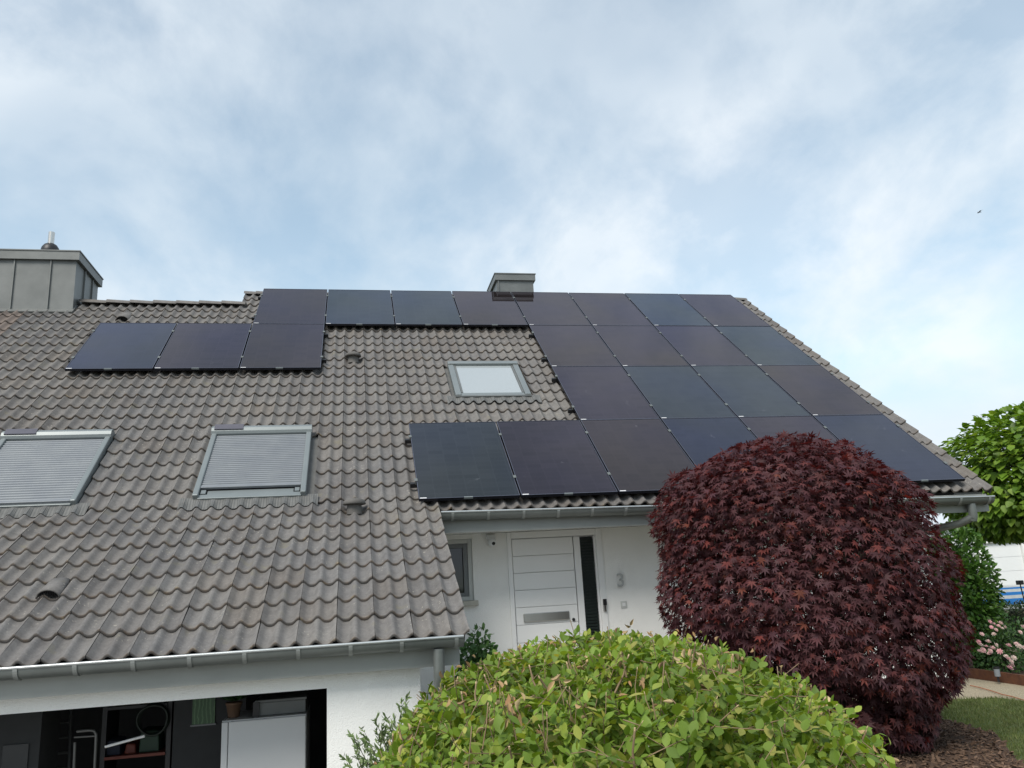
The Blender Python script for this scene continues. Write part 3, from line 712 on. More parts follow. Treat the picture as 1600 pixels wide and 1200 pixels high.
# security camera under the soffit
sc_ = thing('security_camera', 'small white dome security camera on the wall left of the door', 'camera', (3.215, DWY, 2.10))
b_ = MB(); b_.box(3.16, 3.27, DWY - .055, DWY - .002, 2.135, 2.195); b_.build('mount', M_white, sc_, bevel=.01)
b_ = MB(); b_.lathe((3.22, DWY - .085, 2.05), [(.0, .0), (.025, .003), (.045, .02), (.052, .05), (.05, .085), (.0, .09)], 18); b_.build('camera_body', M_white, sc_)
MB().tube([(3.226, DWY - .125, 2.085), (3.228, DWY - .139, 2.083)], .020, 14).build('lens', M_black, sc_)

# ------------------------------------------------------------------ solar panels
def panel_material(name, cell, refl, fmul=1.0):
    M = bpy.data.materials.new(name); M.use_nodes = True; t = M.node_tree; t.nodes.clear()
    out = N(t, 'ShaderNodeOutputMaterial'); tc = N(t, 'ShaderNodeTexCoord'); sp = N(t, 'ShaderNodeSeparateXYZ'); L(t, tc.outputs['Object'], sp.inputs[0])
    def M1(op, a, b=None):
        n = N(t, 'ShaderNodeMath', operation=op)
        for i, q in enumerate((a, b)):
            if q is None: continue
            if isinstance(q, (int, float)): n.inputs[i].default_value = q
            else: L(t, q, n.inputs[i])
        return n.outputs[0]
    cx = M1('MULTIPLY', sp.outputs[0], 1 / .1825); cy = M1('MULTIPLY', sp.outputs[1], 1 / .0955)
    fx = M1('FRACT', M1('ADD', cx, 50.0)); fy = M1('FRACT', M1('ADD', cy, 50.0))
    gx_ = M1('LESS_THAN', M1('ABSOLUTE', M1('SUBTRACT', fx, .5)), .487); gy_ = M1('LESS_THAN', M1('ABSOLUTE', M1('SUBTRACT', fy, .5)), .475)
    incell = M1('MULTIPLY', gx_, gy_)
    vr = N(t, 'ShaderNodeTexWhiteNoise', noise_dimensions='3D'); cv = N(t, 'ShaderNodeCombineXYZ')
    L(t, M1('FLOOR', M1('ADD', cx, 50.0)), cv.inputs[0]); L(t, M1('FLOOR', M1('ADD', cy, 50.0)), cv.inputs[1])
    oi = N(t, 'ShaderNodeObjectInfo'); L(t, oi.outputs['Random'], cv.inputs[2]); L(t, cv.outputs[0], vr.inputs['Vector'])
    cc = ramp(t, vr.outputs['Value'], [(0.0, (*[q * .82 for q in cell], 1)), (1.0, (*[q * 1.2 for q in cell], 1))])
    mx = N(t, 'ShaderNodeMix', data_type='RGBA'); L(t, incell, mx.inputs[0]); mx.inputs[6].default_value = (*[q * 1.75 for q in cell], 1); L(t, cc, mx.inputs[7])
    df = N(t, 'ShaderNodeBsdfDiffuse'); L(t, mx.outputs[2], df.inputs[0])
    gl = N(t, 'ShaderNodeBsdfGlossy'); gl.inputs['Roughness'].default_value = 0.045
    g = N(t, 'ShaderNodeNewGeometry'); n1 = N(t, 'ShaderNodeTexNoise'); L(t, g.outputs['Position'], n1.inputs['Vector']); n1.inputs['Scale'].default_value = .55; n1.inputs['Detail'].default_value = 2
    L(t, ramp(t, n1.outputs['Fac'], [(0.35, (*refl, 1)), (0.66, (*[a * b for a, b in zip(refl, (.90, .93, 1.12))], 1))]), gl.inputs[0])
    fr = N(t, 'ShaderNodeFresnel'); fr.inputs['IOR'].default_value = 1.45
    # faint smears of dirt
    n2 = N(t, 'ShaderNodeTexNoise'); L(t, g.outputs['Position'], n2.inputs['Vector']); n2.inputs['Scale'].default_value = 5.0; n2.inputs['Detail'].default_value = 6; n2.inputs['Distortion'].default_value = 1.2
    sm = ramp(t, n2.outputs['Fac'], [(0.70, G(0)), (0.80, G(0.10))])
    m1 = N(t, 'ShaderNodeMixShader'); L(t, M1('MULTIPLY', fr.outputs[0], 1.12), m1.inputs[0]); L(t, df.outputs[0], m1.inputs[1]); L(t, gl.outputs[0], m1.inputs[2])
    d2 = N(t, 'ShaderNodeBsdfDiffuse'); d2.inputs[0].default_value = (.45, .45, .5, 1)
    m2 = N(t, 'ShaderNodeMixShader'); L(t, sm, m2.inputs[0]); L(t, m1.outputs[0], m2.inputs[1]); L(t, d2.outputs[0], m2.inputs[2])
    L(t, m2.outputs[0], out.inputs[0])
    return M
PM = dict(brown=panel_material('panel_brown', (.013, .0105, .011), (1.0, .91, .89)), slate=panel_material('panel_slate', (.012, .0135, .0155), (.93, .985, 1.01)),
          violet=panel_material('panel_violet', (.012, .010, .0135), (.98, .91, .95)), navy=panel_material('panel_navy', (.008, .0085, .014), (.88, .92, 1.02)))
M_frame = mat('black_anodised_frame', (0.022, 0.023, 0.032), None, 0.32, metal=0.6)
M_highlight = mat('frame_highlight', (0.16, 0.17, 0.22), None, 0.3, metal=0.6)  # pale strip paints the highlight along the frame's bevel
M_stick = mat('white_sticker', (0.75, 0.75, 0.75), None, 0.6)
TINT = {0: ['brown', 'slate', 'slate', 'brown', 'brown', 'brown', 'slate', 'brown'], 1: {-2: 'navy', -1: 'violet', 0: 'brown', 4: 'brown', 5: 'brown', 6: 'violet', 7: 'slate'},
        2: {4: 'violet', 5: 'slate', 6: 'slate', 7: 'brown'}, 3: {2: 'slate', 3: 'violet', 4: 'brown', 5: 'navy', 6: 'violet', 7: 'navy'}}
def strip_mesh(name, fn, material):
    mb = MB(); fn(mb); me = bpy.data.meshes.new(name); me.from_pydata(mb.v, [], mb.f); me.materials.append(material); me.update(); return me
# local frame of a panel: x across, y up the slope, z out; origin bottom left corner of its upper face
def fr_(mb):
    d = .035; e = .010
    mb.box(0, e, 0, PH, -d, 0); mb.box(PW - e, PW, 0, PH, -d, 0); mb.box(e, PW - e, 0, e, -d, 0); mb.box(e, PW - e, PH - e, PH, -d, 0)
def highlight_(mb):
    e = .0065
    mb.box(0.001, e, .001, PH - .001, .0005, .0022); mb.box(PW - e, PW - .001, .001, PH - .001, .0005, .0022); mb.box(e, PW - e, .001, e, .0005, .0022); mb.box(e, PW - e, PH - e, PH - .001, .0005, .0022)
ME_frame = strip_mesh('frame', fr_, M_frame); ME_highlight = strip_mesh('frame_highlight', highlight_, M_highlight)
ME_glass = {k: strip_mesh('glass', lambda mb: mb.box(.0102, PW - .0102, .0102, PH - .0102, -.012, -.0015), v) for k, v in PM.items()}
ME_stick = strip_mesh('label_sticker', lambda mb: mb.box(.012, .085, .0065, .020, .0004, .0032), M_stick)
ME_clip = strip_mesh('drain_clip', lambda mb: mb.box(.50, .60, -.004, .012, -.020, .0028), M_alu)
ME_clamp = strip_mesh('clamp', lambda mb: (mb.box(PW - .008, PW + .028, -.028, .028, .0024, .0075), mb.box(PW + .003, PW + .017, -.02, .02, -.05, .0023)), M_zinc)
Rm = Matrix(((1, 0, 0), (0, c1, -s1), (0, s1, c1)))
gset = set(panels_grid)
ORD = ['first', 'second', 'third', 'fourth', 'fifth', 'sixth', 'seventh', 'eighth']
TN = dict(brown='brownish black', slate='slate blue', violet='violet black', navy='dark navy')
for c, r in panels_grid:
    tint = TINT[r][c]
    if r == 0: where = ORD[c] + ' from the left in the top row'
    elif r == 1 and c < 2: where = ORD[c + 2] + ' from the left in the short row of three'
    elif r == 1: where = ORD[c - 4] + ' from the left in the second row of the right block'
    elif r == 2: where = ORD[c - 4] + ' from the left in the third row'
    else: where = ORD[c - 2] + ' from the left in the bottom row'
    hoff = .13 + random.uniform(-.0015, .0015)
    p = RP(c * PU, r * PV + PH, hoff)
    o = thing('solar_panel', TN[tint] + ' solar panel, ' + where, 'solar panel', tuple(p), 'solar panels on the roof')
    o.rotation_euler = (TH + random.uniform(-.0012, .0012), random.uniform(-.001, .001), 0)
    def part(me, nm_, parent, loc=(0, 0, 0)):
        q = bpy.data.objects.new(nm_, me); COL.objects.link(q); q.parent = parent; q.location = loc; return q
    f = part(ME_frame, 'frame', o); part(ME_highlight, 'frame_highlight', f)
    part(ME_glass[tint], 'glass', o); part(ME_stick, 'label_sticker', o)
    if (c, r + 1) not in gset: part(ME_clip, 'drain_clip', o)
    for q in (.20, .78):
        if (c + 1, r) in gset: part(ME_clamp, 'clamp', o, (0, PH * (1 - q), 0))
        else: part(ME_clamp, 'clamp', o, (-.006, PH * (1 - q), 0))
        if (c - 1, r) not in gset: part(ME_clamp, 'clamp', o, (-PW - .016, PH * (1 - q), 0))
runs = [(0, 0, 7, 'top row of panels'), (1, -2, 0, 'short row of three panels'), (1, 4, 7, 'second row of the right block'), (2, 4, 7, 'third row of panels'), (3, 2, 7, 'bottom row of panels')]
for r, ca, cb, nm_ in runs:
    for q, hl in ((.20, 'upper'), (.78, 'lower')):
        b_ = MB(); v = r * PV + PH * q
        rbox(b_, ca * PU - .07, cb * PU + PW + .07, v - .02, v + .02, .038, .092)
        for u in np.arange(ca * PU + .2, cb * PU + 1.0, .9): rbox(b_, u - .015, u + .015, v - .03, v + .12, .0, .037)
        o = b_.build('mounting_rail', M_black); tag(o, 'black %s mounting rail under the %s' % (hl, nm_), 'rail', 'mounting rails of the solar panels')

# ------------------------------------------------------------------ things in the garage
def tp(x, y, Y): return ypl(x, y, Y)
M_fridge = mat('white_cabinet', (0.50, 0.51, 0.52), (0.47, 0.48, 0.49), 0.35, nscale=1)
a = tp(346, 1127, -6.9); b2 = tp(478, 1116, -6.9); zt = float((a[2] + b2[2]) / 2)
cb = thing('cabinet', 'tall white cabinet standing just inside the garage', 'cabinet', (a[0] + .3, -6.6, -1.25))
MB().box(a[0], b2[0], -6.86, -6.3, -1.25, zt - .003).build('carcass', M_fridge, cb)
MB().box(a[0] + .055, b2[0] - .003, -6.885, -6.862, -1.15, zt - .012).build('cabinet_door', M_fridge, cb, bevel=.006)
MB().box(a[0] + .0, a[0] + .05, -6.885, -6.862, -1.15, zt - .012).build('side_post', M_fridge, cb, bevel=.006)
M_greybox = mat('grey_crate', (0.17, 0.18, 0.18), None, 0.6)
c_ = tp(400, 1120, -6.75); d_ = tp(478, 1102, -6.75)
cr = thing('storage_box', 'flat grey box lying on the white cabinet', 'box', (c_[0] + .2, -6.6, zt))
MB().box(c_[0], d_[0], -6.78, -6.4, zt, zt + .105).build('box_body', M_greybox, cr, bevel=.008)
MB().box(c_[0] - .008, d_[0] + .008, -6.79, -6.39, zt + .106, zt + .125).build('box_lid', M_greybox, cr, bevel=.004)
MB().box(c_[0] - .02, c_[0] + .03, -6.805, -6.791, zt - .005, zt + .115).build('box_clasp', M_black, cr)
M_pot = mat('brown_pot', (0.13, 0.075, 0.045), None, 0.7)
pt = tp(365, 1120, -6.7)
po = thing('potted_plant', 'small plant in a brown pot on the white cabinet', 'potted plant', (pt[0], -6.7, zt))
MB().lathe((pt[0], -6.7, zt), [(.045, 0), (.062, .10), (.068, .10), (.068, .12), (.058, .12), (.0, .112)], 16).build('pot', M_pot, po)
LM_dark = leaf_mat('dark_leaf', [(0, (.018, .045, .018)), (.6, (.03, .075, .025)), (1, (.05, .10, .03))], trans=.15)
LV = np.array([(0, 0, 0), (.22, .25, .03), (.30, .50, .05), (.20, .78, .03), (0, 1.0, -.03), (-.20, .78, .03), (-.30, .50, .05), (-.22, .25, .03), (0, .33, -.015), (0, .66, -.015)])
LF = np.array([(0, 1, 8), (1, 2, 9), (1, 9, 8), (2, 3, 9), (3, 4, 9), (0, 8, 7), (8, 6, 7), (8, 9, 6), (9, 5, 6), (9, 4, 5)])
def rand_dirs(n):
    d = np.random.normal(size=(n, 3)); return d / np.linalg.norm(d, axis=1, keepdims=True)
n = 60; d = rand_dirs(n); d[:, 2] = np.abs(d[:, 2]) * .8 + .2; pos = np.array([pt[0], -6.7, zt + .13]) + d * np.random.rand(n, 1) * .10
foliage(po, 'leaf', 'leaves', LV, LF, frames(pos, d, rand_dirs(n) + np.array([0, 0, 1.]), np.random.uniform(.05, .09, n)), LM_dark, 0)
# poster on the back of a partition
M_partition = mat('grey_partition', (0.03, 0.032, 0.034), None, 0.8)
q1 = tp(272, 1085, -6.0); q2 = tp(346, 1200, -6.0)
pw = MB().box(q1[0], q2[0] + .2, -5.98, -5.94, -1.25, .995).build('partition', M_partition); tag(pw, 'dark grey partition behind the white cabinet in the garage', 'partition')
def poster_mat():
    M = bpy.data.materials.new('poster_print'); M.use_nodes = True; t = M.node_tree; b = t.nodes['Principled BSDF']; g = N(t, 'ShaderNodeNewGeometry')
    wv = N(t, 'ShaderNodeTexWave'); L(t, g.outputs['Position'], wv.inputs['Vector']); wv.inputs['Scale'].default_value = 9; wv.inputs['Distortion'].default_value = 6; wv.inputs['Detail'].default_value = 3
    L(t, ramp(t, wv.outputs['Fac'], [(0, (.02, .07, .02, 1)), (.8, (.03, .10, .03, 1)), (1, (.08, .16, .07, 1))]), b.inputs['Base Color']); b.inputs['Roughness'].default_value = .4
    return M
e1 = tp(301, 1093, -6.0); e2 = tp(335, 1130, -6.0)
ps = thing('poster', 'green leafy poster hanging on the dark partition', 'poster', (e1[0], -5.99, e2[2]))
MB().box(e1[0], e2[0], -5.994, -5.982, e2[2], e1[2] + .1).build('print', poster_mat(), ps)
b_ = MB(); b_.box(e1[0] - .012, e2[0] + .012, -6.0, -5.982, e2[2] - .014, e2[2] - .001); b_.build('poster_frame', M_wgrey, ps)
# shelf unit with stored goods, hand truck, poles
M_pipe = mat('pale_tube', (0.17, 0.17, 0.165), None, 0.45, metal=.3)
M_red = mat('red_brown', (0.16, 0.035, 0.02), None, 0.6); M_yel = mat('dull_yellow', (0.24, 0.19, 0.03), None, 0.7)
M_navy = mat('dark_blue_cloth', (0.02, 0.025, 0.045), None, 0.8)
def pole(name, p0, p1, r, m_, label, cat):
    o = MB().tube([p0, p1], r, 8).build(name, m_); return tag(o, label, cat)
pole('broom_stick', tp(76, 1117, -6.2), tp(72, 1230, -6.2), .012, mat('wood_stick', (.26, .2, .12), None, .6), 'thin wooden stick leaning upright at the left of the garage', 'stick')
pole('light_reflection', tp(164, 1167, -6.6), tp(226, 1150, -6.6), .011, mat('light_reflection', (.85, .85, .85), None, .4), 'fluorescent light shown as a white slanting rod in the dark garage', 'reflection')  # white bar stands in for the reflection of a fluorescent light
tr = thing('hand_truck', 'steel hand truck with bent tube handle in the dark garage', 'hand truck', tuple(tp(135, 1230, -6.3)))
h1 = [tp(114, 1235, -6.3), tp(117, 1160, -6.3)]
MB().tube(h1, .012, 8).build('side_tube', M_pipe, tr)
MB().tube([tp(120, 1143, -6.3), tp(140, 1141, -6.3), tp(147, 1142, -6.3), tp(150, 1147, -6.3), tp(150, 1156, -6.3), tp(146, 1235, -6.3)], .012, 8).build('handle', M_pipe, tr)
MB().tube([tp(116, 1152, -6.3), tp(149, 1150, -6.3)], .008, 8).build('cross_bar', M_pipe, tr)
sh = thing('shelf_unit', 'dark shelf unit with a red-brown board in the garage', 'shelf', tuple(tp(200, 1230, -5.9)))
x0_, x1_ = tp(160, 1180, -5.9)[0], tp(262, 1180, -5.9)[0]
for x in (x0_, x1_):
    MB().box(x - .02, x + .02, -5.9, -5.5, -1.25, .9).build('upright', M_black, sh)
zz = tp(200, 1182, -5.9)[2]
for z, m_ in ((zz, M_red), (zz + .42, M_black), (zz - .5, M_red)): MB().box(x0_ + .021, x1_ - .021, -5.92, -5.5, z - .012, z + .012).build('shelf_board', m_, sh)
for i, (xa, xb, hz, m_, lb) in enumerate([(166, 190, .14, M_navy, 'dark blue bag on the garage shelf'), (196, 214, .10, M_red, 'dull red box on the garage shelf'), (218, 250, .2, mat('dark_green_bin', (.02, .05, .03), None, .6), 'dark green bin on the garage shelf')]):
    a_, b3 = tp(xa, 1180, -5.8)[0], tp(xb, 1180, -5.8)[0]
    bx_ = MB().hexa([(a_, -5.85, zz + .0125), (b3, -5.85, zz + .0125), (b3, -5.6, zz + .0125), (a_, -5.6, zz + .0125), (a_ + .01, -5.84, zz + hz), (b3 - .012, -5.84, zz + hz - .01), (b3 - .012, -5.62, zz + hz), (a_ + .01, -5.62, zz + hz + .01)]).build(['bag', 'box', 'bin'][i], m_, bevel=.012)
    tag(bx_, lb, ['bag', 'box', 'bin'][i])
yb = tp(178, 1118, -5.8); 
mbx = MB().hexa([(yb[0], -5.85, zz + .433), (yb[0] + .2, -5.85, zz + .433), (yb[0] + .2, -5.6, zz + .433), (yb[0], -5.6, zz + .433), (yb[0] + .03, -5.83, zz + .55), (yb[0] + .15, -5.83, zz + .57), (yb[0] + .16, -5.64, zz + .55), (yb[0] + .02, -5.64, zz + .54)]).build('sack', M_yel, bevel=.03); tag(mbx, 'small yellowish sack on the upper garage shelf', 'sack')
q1 = tp(-5, 1130, -6.5); q2 = tp(60, 1200, -6.5)
pb = thing('cupboard', 'grey cupboard with a dark glass front at the left of the garage', 'cupboard', (q1[0], -6.4, -1.25))
MB().box(q1[0] - .5, q2[0] - .02, -6.45, -6.0, -1.25, .80).build('carcass', M_partition, pb); MB().box(q1[0] + .05, q2[0] - .1, -6.465, -6.452, .05, .55).build('glass_front', M_pane, pb)

M_hose = mat('green_hose', (.006, .014, .008), None, .5); M_card = mat('cardboard', (.16, .11, .065), None, .85)
hp = []; hc = tp(238, 1125, -5.96)
for k in range(100):
    an = k * .25; rr = .13 + .006 * math.sin(k * .7); hp.append((hc[0] + rr * math.cos(an), -5.97 + .0009 * k, hc[2] + rr * math.sin(an)))
tag(MB().tube(hp, .011, 6).build('garden_hose', M_hose), 'coiled dark green garden hose hanging in the garage', 'hose')
for i, (xa, xb, ya, dy, m_, lb) in enumerate([(196, 236, .155, .0, M_card, 'brown cardboard carton on the upper garage shelf'), (240, 258, .11, .02, M_navy, 'small dark blue case on the upper garage shelf')]):
    a_, b3 = tp(xa, 1120, -5.8)[0], tp(xb, 1120, -5.8)[0]
    tag(MB().box(a_, b3, -5.86 + dy, -5.58, zz + .433, zz + .433 + ya).build('carton' if i == 0 else 'case', m_, bevel=.006), lb, 'box' if i == 0 else 'case')
lad = thing('ladder', 'dark metal ladder leaning behind the hand truck in the garage', 'ladder', tuple(tp(98, 1230, -5.6)))
la, lb_ = tp(86, 1090, -5.4), tp(80, 1240, -5.7); ra, rb_ = tp(112, 1088, -5.4), tp(106, 1238, -5.7)
M_lad = mat('dull_alloy', (.16, .165, .17), None, .5, metal=.4)
MB().tube([lb_, la], .016, 6).build('stile', M_lad, lad); MB().tube([rb_, ra], .016, 6).build('stile', M_lad, lad)
for k in range(6):
    t_ = .08 + .16 * k; MB().tube([lb_ + (la - lb_) * t_, rb_ + (ra - rb_) * t_], .011, 6).build('rung', M_lad, lad)
# ------------------------------------------------------------------ planting
# palmate maple leaf, 7 lobes; tip along +y, size 1
def maple_leaf():
    angs = [-128, -88, -44, 0, 44, 88, 128]; lens = [.42, .68, .90, 1.0, .90, .68, .42]
    V = [(0, 0, 0)]; k = 0
    rim = []
    for i, (a, l) in enumerate(zip(angs, lens)):
        ar = math.radians(a)
        if i == 0: rim.append((.10 * math.sin(math.radians(-160)), .10 * math.cos(math.radians(-160)), .0))
        rim.append((l * .52 * math.sin(ar - .24), l * .52 * math.cos(ar - .24), -.02)); rim.append((l * math.sin(ar), l * math.cos(ar), -.16 * l)); rim.append((l * .52 * math.sin(ar + .24), l * .52 * math.cos(ar + .24), -.02))
        if i < 6:
            am = math.radians((a + angs[i + 1]) / 2); rim.append((.33 * math.sin(am), .33 * math.cos(am), .015))
    rim.append((.10 * math.sin(math.radians(160)), .10 * math.cos(math.radians(160)), 0))
    V += rim; n = len(rim)
    return np.array(V), np.array([(0, i + 2, i + 1) for i in range(n - 1)])
MV, MF = maple_leaf(); MV = MV - np.array([0, .0, 0]); MV[:, :] *= .62
def fbm(p, sc, seed):
    """cheap smooth pseudo noise on points, about -1..1"""
    rs = np.random.RandomState(seed); out = 0
    for k in range(7):
        w_ = rs.normal(size=3) * sc; out = out + np.sin(p @ w_ + rs.rand() * 6.28)
    return out / 3.2
def branches(parent, root, tips, r0, m_, name='branch', trunk_to=None, seed=1):
    rs = random.Random(seed); mb = MB()
    root = Vector(root); fork = Vector(trunk_to)
    t_ = MB().tube([root - Vector((0, 0, .1)), root.lerp(fork, .5) + Vector((rs.uniform(-.03, .03), rs.uniform(-.03, .03), 0)), fork], [r0, r0 * .85, r0 * .7], 9).build('trunk', m_, parent)
    for tp_ in tips:
        tp_ = Vector(tp_); mid = fork.lerp(tp_, .5) + Vector((rs.uniform(-.1, .1), rs.uniform(-.1, .1), rs.uniform(.0, .15)))
        mb.tube([fork - Vector((0, 0, .05)), fork.lerp(mid, .5), mid, tp_], [r0 * .5, r0 * .38, r0 * .25, r0 * .08], 6, cap=False)
        for _ in range(4):
            q = mid.lerp(tp_, rs.random()); e = q + Vector((rs.uniform(-.3, .3), rs.uniform(-.3, .3), rs.uniform(-.1, .25))); mb.tube([q, q.lerp(e, .5) + Vector((0, 0, .04)), e], [r0 * .14, r0 * .09, r0 * .03], 5, cap=False)
    mb.build('branches', m_, parent)
M_bark = mat('grey_bark', (0.09, 0.075, 0.06), (0.05, 0.042, 0.035), 0.9, nscale=14, bump=.6, bscale=40)

# ---- purple maple: stacked outline (height, left, right) measured round its axis
MC = np.array([5.80, -7.21, 0.0])
prof = np.array([(-.05, -.20, .50), (.05, -.40, .74), (.27, -.74, .92), (.50, -1.04, 1.06), (.72, -1.20, 1.18), (1.05, -1.28, 1.26), (1.40, -1.40, 1.23), (1.76, -1.41, 1.16), (2.12, -1.38, 1.04), (2.48, -1.18, .84), (2.68, -.92, .58), (2.78, -.68, .34), (2.85, -.35, .05)])
maple = thing('maple_tree', 'dense round purple-leaved Japanese maple in front of the house', 'tree', (5.80, -7.21, 0))
LM_maple = leaf_mat('purple_leaf', [(0, (.060, .024, .027)), (.35, (.085, .034, .037)), (.6, (.070, .029, .037)), (.84, (.108, .035, .034)), (.96, (.15, .036, .03)), (1, (.15, .05, .032))], rough=.55, trans=.25, tcol=(2.0, .6, .45), spec=.22)
def shell(prof, n, depth, seed, bump_a, bump_s):
    rs = np.random.RandomState(seed)
    zs = np.linspace(prof[0, 0], prof[-1, 0], 200); lft = np.interp(zs, prof[:, 0], prof[:, 1]); rgt = np.interp(zs, prof[:, 0], prof[:, 2])
    rad = (rgt - lft) / 2; wgt = rad + .35 * np.abs(np.gradient(rad, zs)) * rad + .05; wgt /= wgt.sum()
    z = rs.choice(zs, n, p=wgt) + rs.uniform(-.01, .01, n); ph = rs.uniform(0, 2 * np.pi, n)
    l = np.interp(z, prof[:, 0], prof[:, 1]); r = np.interp(z, prof[:, 0], prof[:, 2]); cx = (l + r) / 2; rr = (r - l) / 2
    top = prof[-1, 0]
    fr_ = 1 - rs.rand(n) ** 1.6 * depth
    rr2 = rr * fr_
    zc = z.copy()
    zc = zc - (1 - fr_) * np.maximum(0, (z - (top - .6))) * .8
    out = np.stack([np.cos(ph), np.sin(ph) * .95, np.zeros(n)], axis=1)
    P = (cx + rr2 * np.cos(ph))[:, None] * RGT + (rr2 * np.sin(ph) * .95)[:, None] * FWD; P[:, 2] = zc
    eps = .03; dr = (np.interp(z + eps, prof[:, 0], (prof[:, 2] - prof[:, 1]) / 2) - np.interp(z - eps, prof[:, 0], (prof[:, 2] - prof[:, 1]) / 2)) / (2 * eps)
    nrm = np.cos(ph)[:, None] * RGT + np.sin(ph)[:, None] * FWD; nrm[:, 2] = -np.clip(dr, -3, 1.0); nrm /= np.linalg.norm(nrm, axis=1, keepdims=True)
    b = fbm(P, bump_s, seed + 1)
    P = P + nrm * (b * bump_a)[:, None]
    return P, nrm, fr_, b
def shell_leaves(n, depth, seed, bump_a, bump_s, smin, smax, prof, centre, droop, jit):
    P, nrm, fr_, b = shell(prof, n, depth, seed, bump_a, bump_s)
    n = len(P)
    tip = nrm * .55 + np.array([0, 0, -droop]) + np.random.normal(size=(n, 3)) * jit
    nn = nrm * .75 + np.array([0, 0, .55]) + np.random.normal(size=(n, 3)) * jit * .8
    M = frames(P + centre, tip, nn, np.random.uniform(smin, smax, n))
    return M, nrm, fr_
tv = np.array([0, -1., 0])
M1_, nr, fr2 = shell_leaves(29000, .42, 11, .065, np.array([3.2, 3.2, 9.0]), .06, .13, prof, MC, .55, .33)
# thin spots low down where the wall shows through
px, py, dz = project(M1_[:, :, 3]); gap = fbm(M1_[:, :, 3], np.array([5., 5., 8.]), 77)
keep = ~((gap > .75) & (M1_[:, 2, 3] < 1.0))
M1_, nr, fr2 = M1_[keep], nr[keep], fr2[keep]
facing = np.clip(-(nr @ FWD), 0, 1); sc_m = np.where((fr2 > .93) & (facing > .35), 1.0, 0.0) * np.random.uniform(.7, 1, len(fr2))
tips = []
for k in range(26):
    a = k * 2.4; z = .6 + 2.0 * ((k * .37) % 1); rr = .8 * np.interp(z, prof[:, 0], (prof[:, 2] - prof[:, 1]) / 2)
    tips.append((MC[0] + rr * math.cos(a), MC[1] + rr * math.sin(a), z))
branches(maple, (5.95, -7.2, 0), tips, .085, M_bark, trunk_to=(5.9, -7.2, .55), seed=3)
yt = np.random.rand(len(M1_)); young = np.random.rand(len(M1_)) < np.clip((M1_[:, 2, 3] - 2.0) / 1.0, 0, .8)
foliage(maple, 'leaf', 'crown', MV, MF, M1_, LM_maple, 300, sc_m, rnd=np.where(young, .95 + .2 * (yt - .5), yt))

# ---- clipped green shrub in the foreground
HC = np.array([2.765, -10.47, 0.0]); HA, HB, HZ0, HH, HP = 1.20, 1.95, .15, 1.145, 2.6
hedge = thing('clipped_shrub', 'clipped dome-shaped green shrub with cut brown twigs in the foreground', 'shrub', (2.765, -10.47, 0))
LM_green = leaf_mat('fresh_leaf', [(0, (.11, .18, .03)), (.35, (.165, .26, .036)), (.65, (.215, .31, .048)), (.9, (.33, .385, .075)), (1, (.42, .38, .11))], rough=.52, trans=.36, tcol=(1.35, 1.3, .4), spec=.3)
LM_dead = leaf_mat('dry_leaf', [(0, (.30, .17, .08)), (.5, (.42, .28, .14)), (1, (.52, .40, .22))], rough=.8, trans=.2)
M_twig = mat('brown_twig', (0.27, 0.19, 0.11), (0.18, 0.12, 0.07), 0.85, nscale=30)
M_cut = mat('pale_cut_wood', (0.55, 0.42, 0.24), (0.42, 0.30, 0.17), 0.8, nscale=40)
def dome(n, seed, zmin=.2):
    rs = np.random.RandomState(seed)
    P, NN = [], []
    while len(P) < n:
        a = rs.uniform(0, 2 * np.pi); s_ = rs.rand() ** .5
        d_ = s_ * 1.0
        zz = HZ0 + HH * (1 - d_ ** HP) ** (1 / HP)
        if zz < zmin: continue
        # weight by slope so that the sides get enough leaves
        P.append((math.cos(a) * d_ * HA, math.sin(a) * d_ * HB, zz)); NN.append(a)
    P = np.array(P); W = RGT * P[:, :1] + FWD * P[:, 1:2]; W[:, 2] = P[:, 2]
    xa, xb = P[:, 0] / HA, P[:, 1] / HB; d_ = np.hypot(xa, xb) + 1e-6; zn = np.clip((P[:, 2] - HZ0) / HH, .02, 1)
    g1 = (d_ ** (HP - 1)) * (xa / d_) / HA; g2 = (d_ ** (HP - 1)) * (xb / d_) / HB; g3 = zn ** (HP - 1) / HH
    nr_ = RGT * g1[:, None] + FWD * g2[:, None]; nr_[:, 2] = g3; nr_ /= np.linalg.norm(nr_, axis=1, keepdims=True)
    return W, nr_
def side_ring(n, seed):
    rs = np.random.RandomState(seed); z = rs.uniform(.15, 1.0, n); a = rs.uniform(0, 2 * np.pi, n)
    d_ = (1 - np.clip((z - HZ0) / HH, 0, 1) ** HP) ** (1 / HP)
    W = RGT * (np.cos(a) * d_ * HA)[:, None] + FWD * (np.sin(a) * d_ * HB)[:, None]; nr_ = RGT * np.cos(a)[:, None] + FWD * np.sin(a)[:, None] + np.array([0, 0, .35]); W[:, 2] = z
    return W, nr_ / np.linalg.norm(nr_, axis=1, keepdims=True)
W1, n1 = dome(3900, 21); W2, n2 = side_ring(1800, 22); W4, n4 = dome(1300, 23)
SP_, SN = np.concatenate([W1, W2, W4]), np.concatenate([n1, n2, n4])
lumps = fbm(SP_, np.array([4., 4., 4.]), 31)
depth_ = np.random.rand(len(SP_)) ** 1.5 * .34; depth_[-1300:] = np.random.uniform(.28, .5, 1300)
SP_ = SP_ + SN * (lumps * .035 - depth_)[:, None] + HC
mats_, twig = [], MB(); lay = []
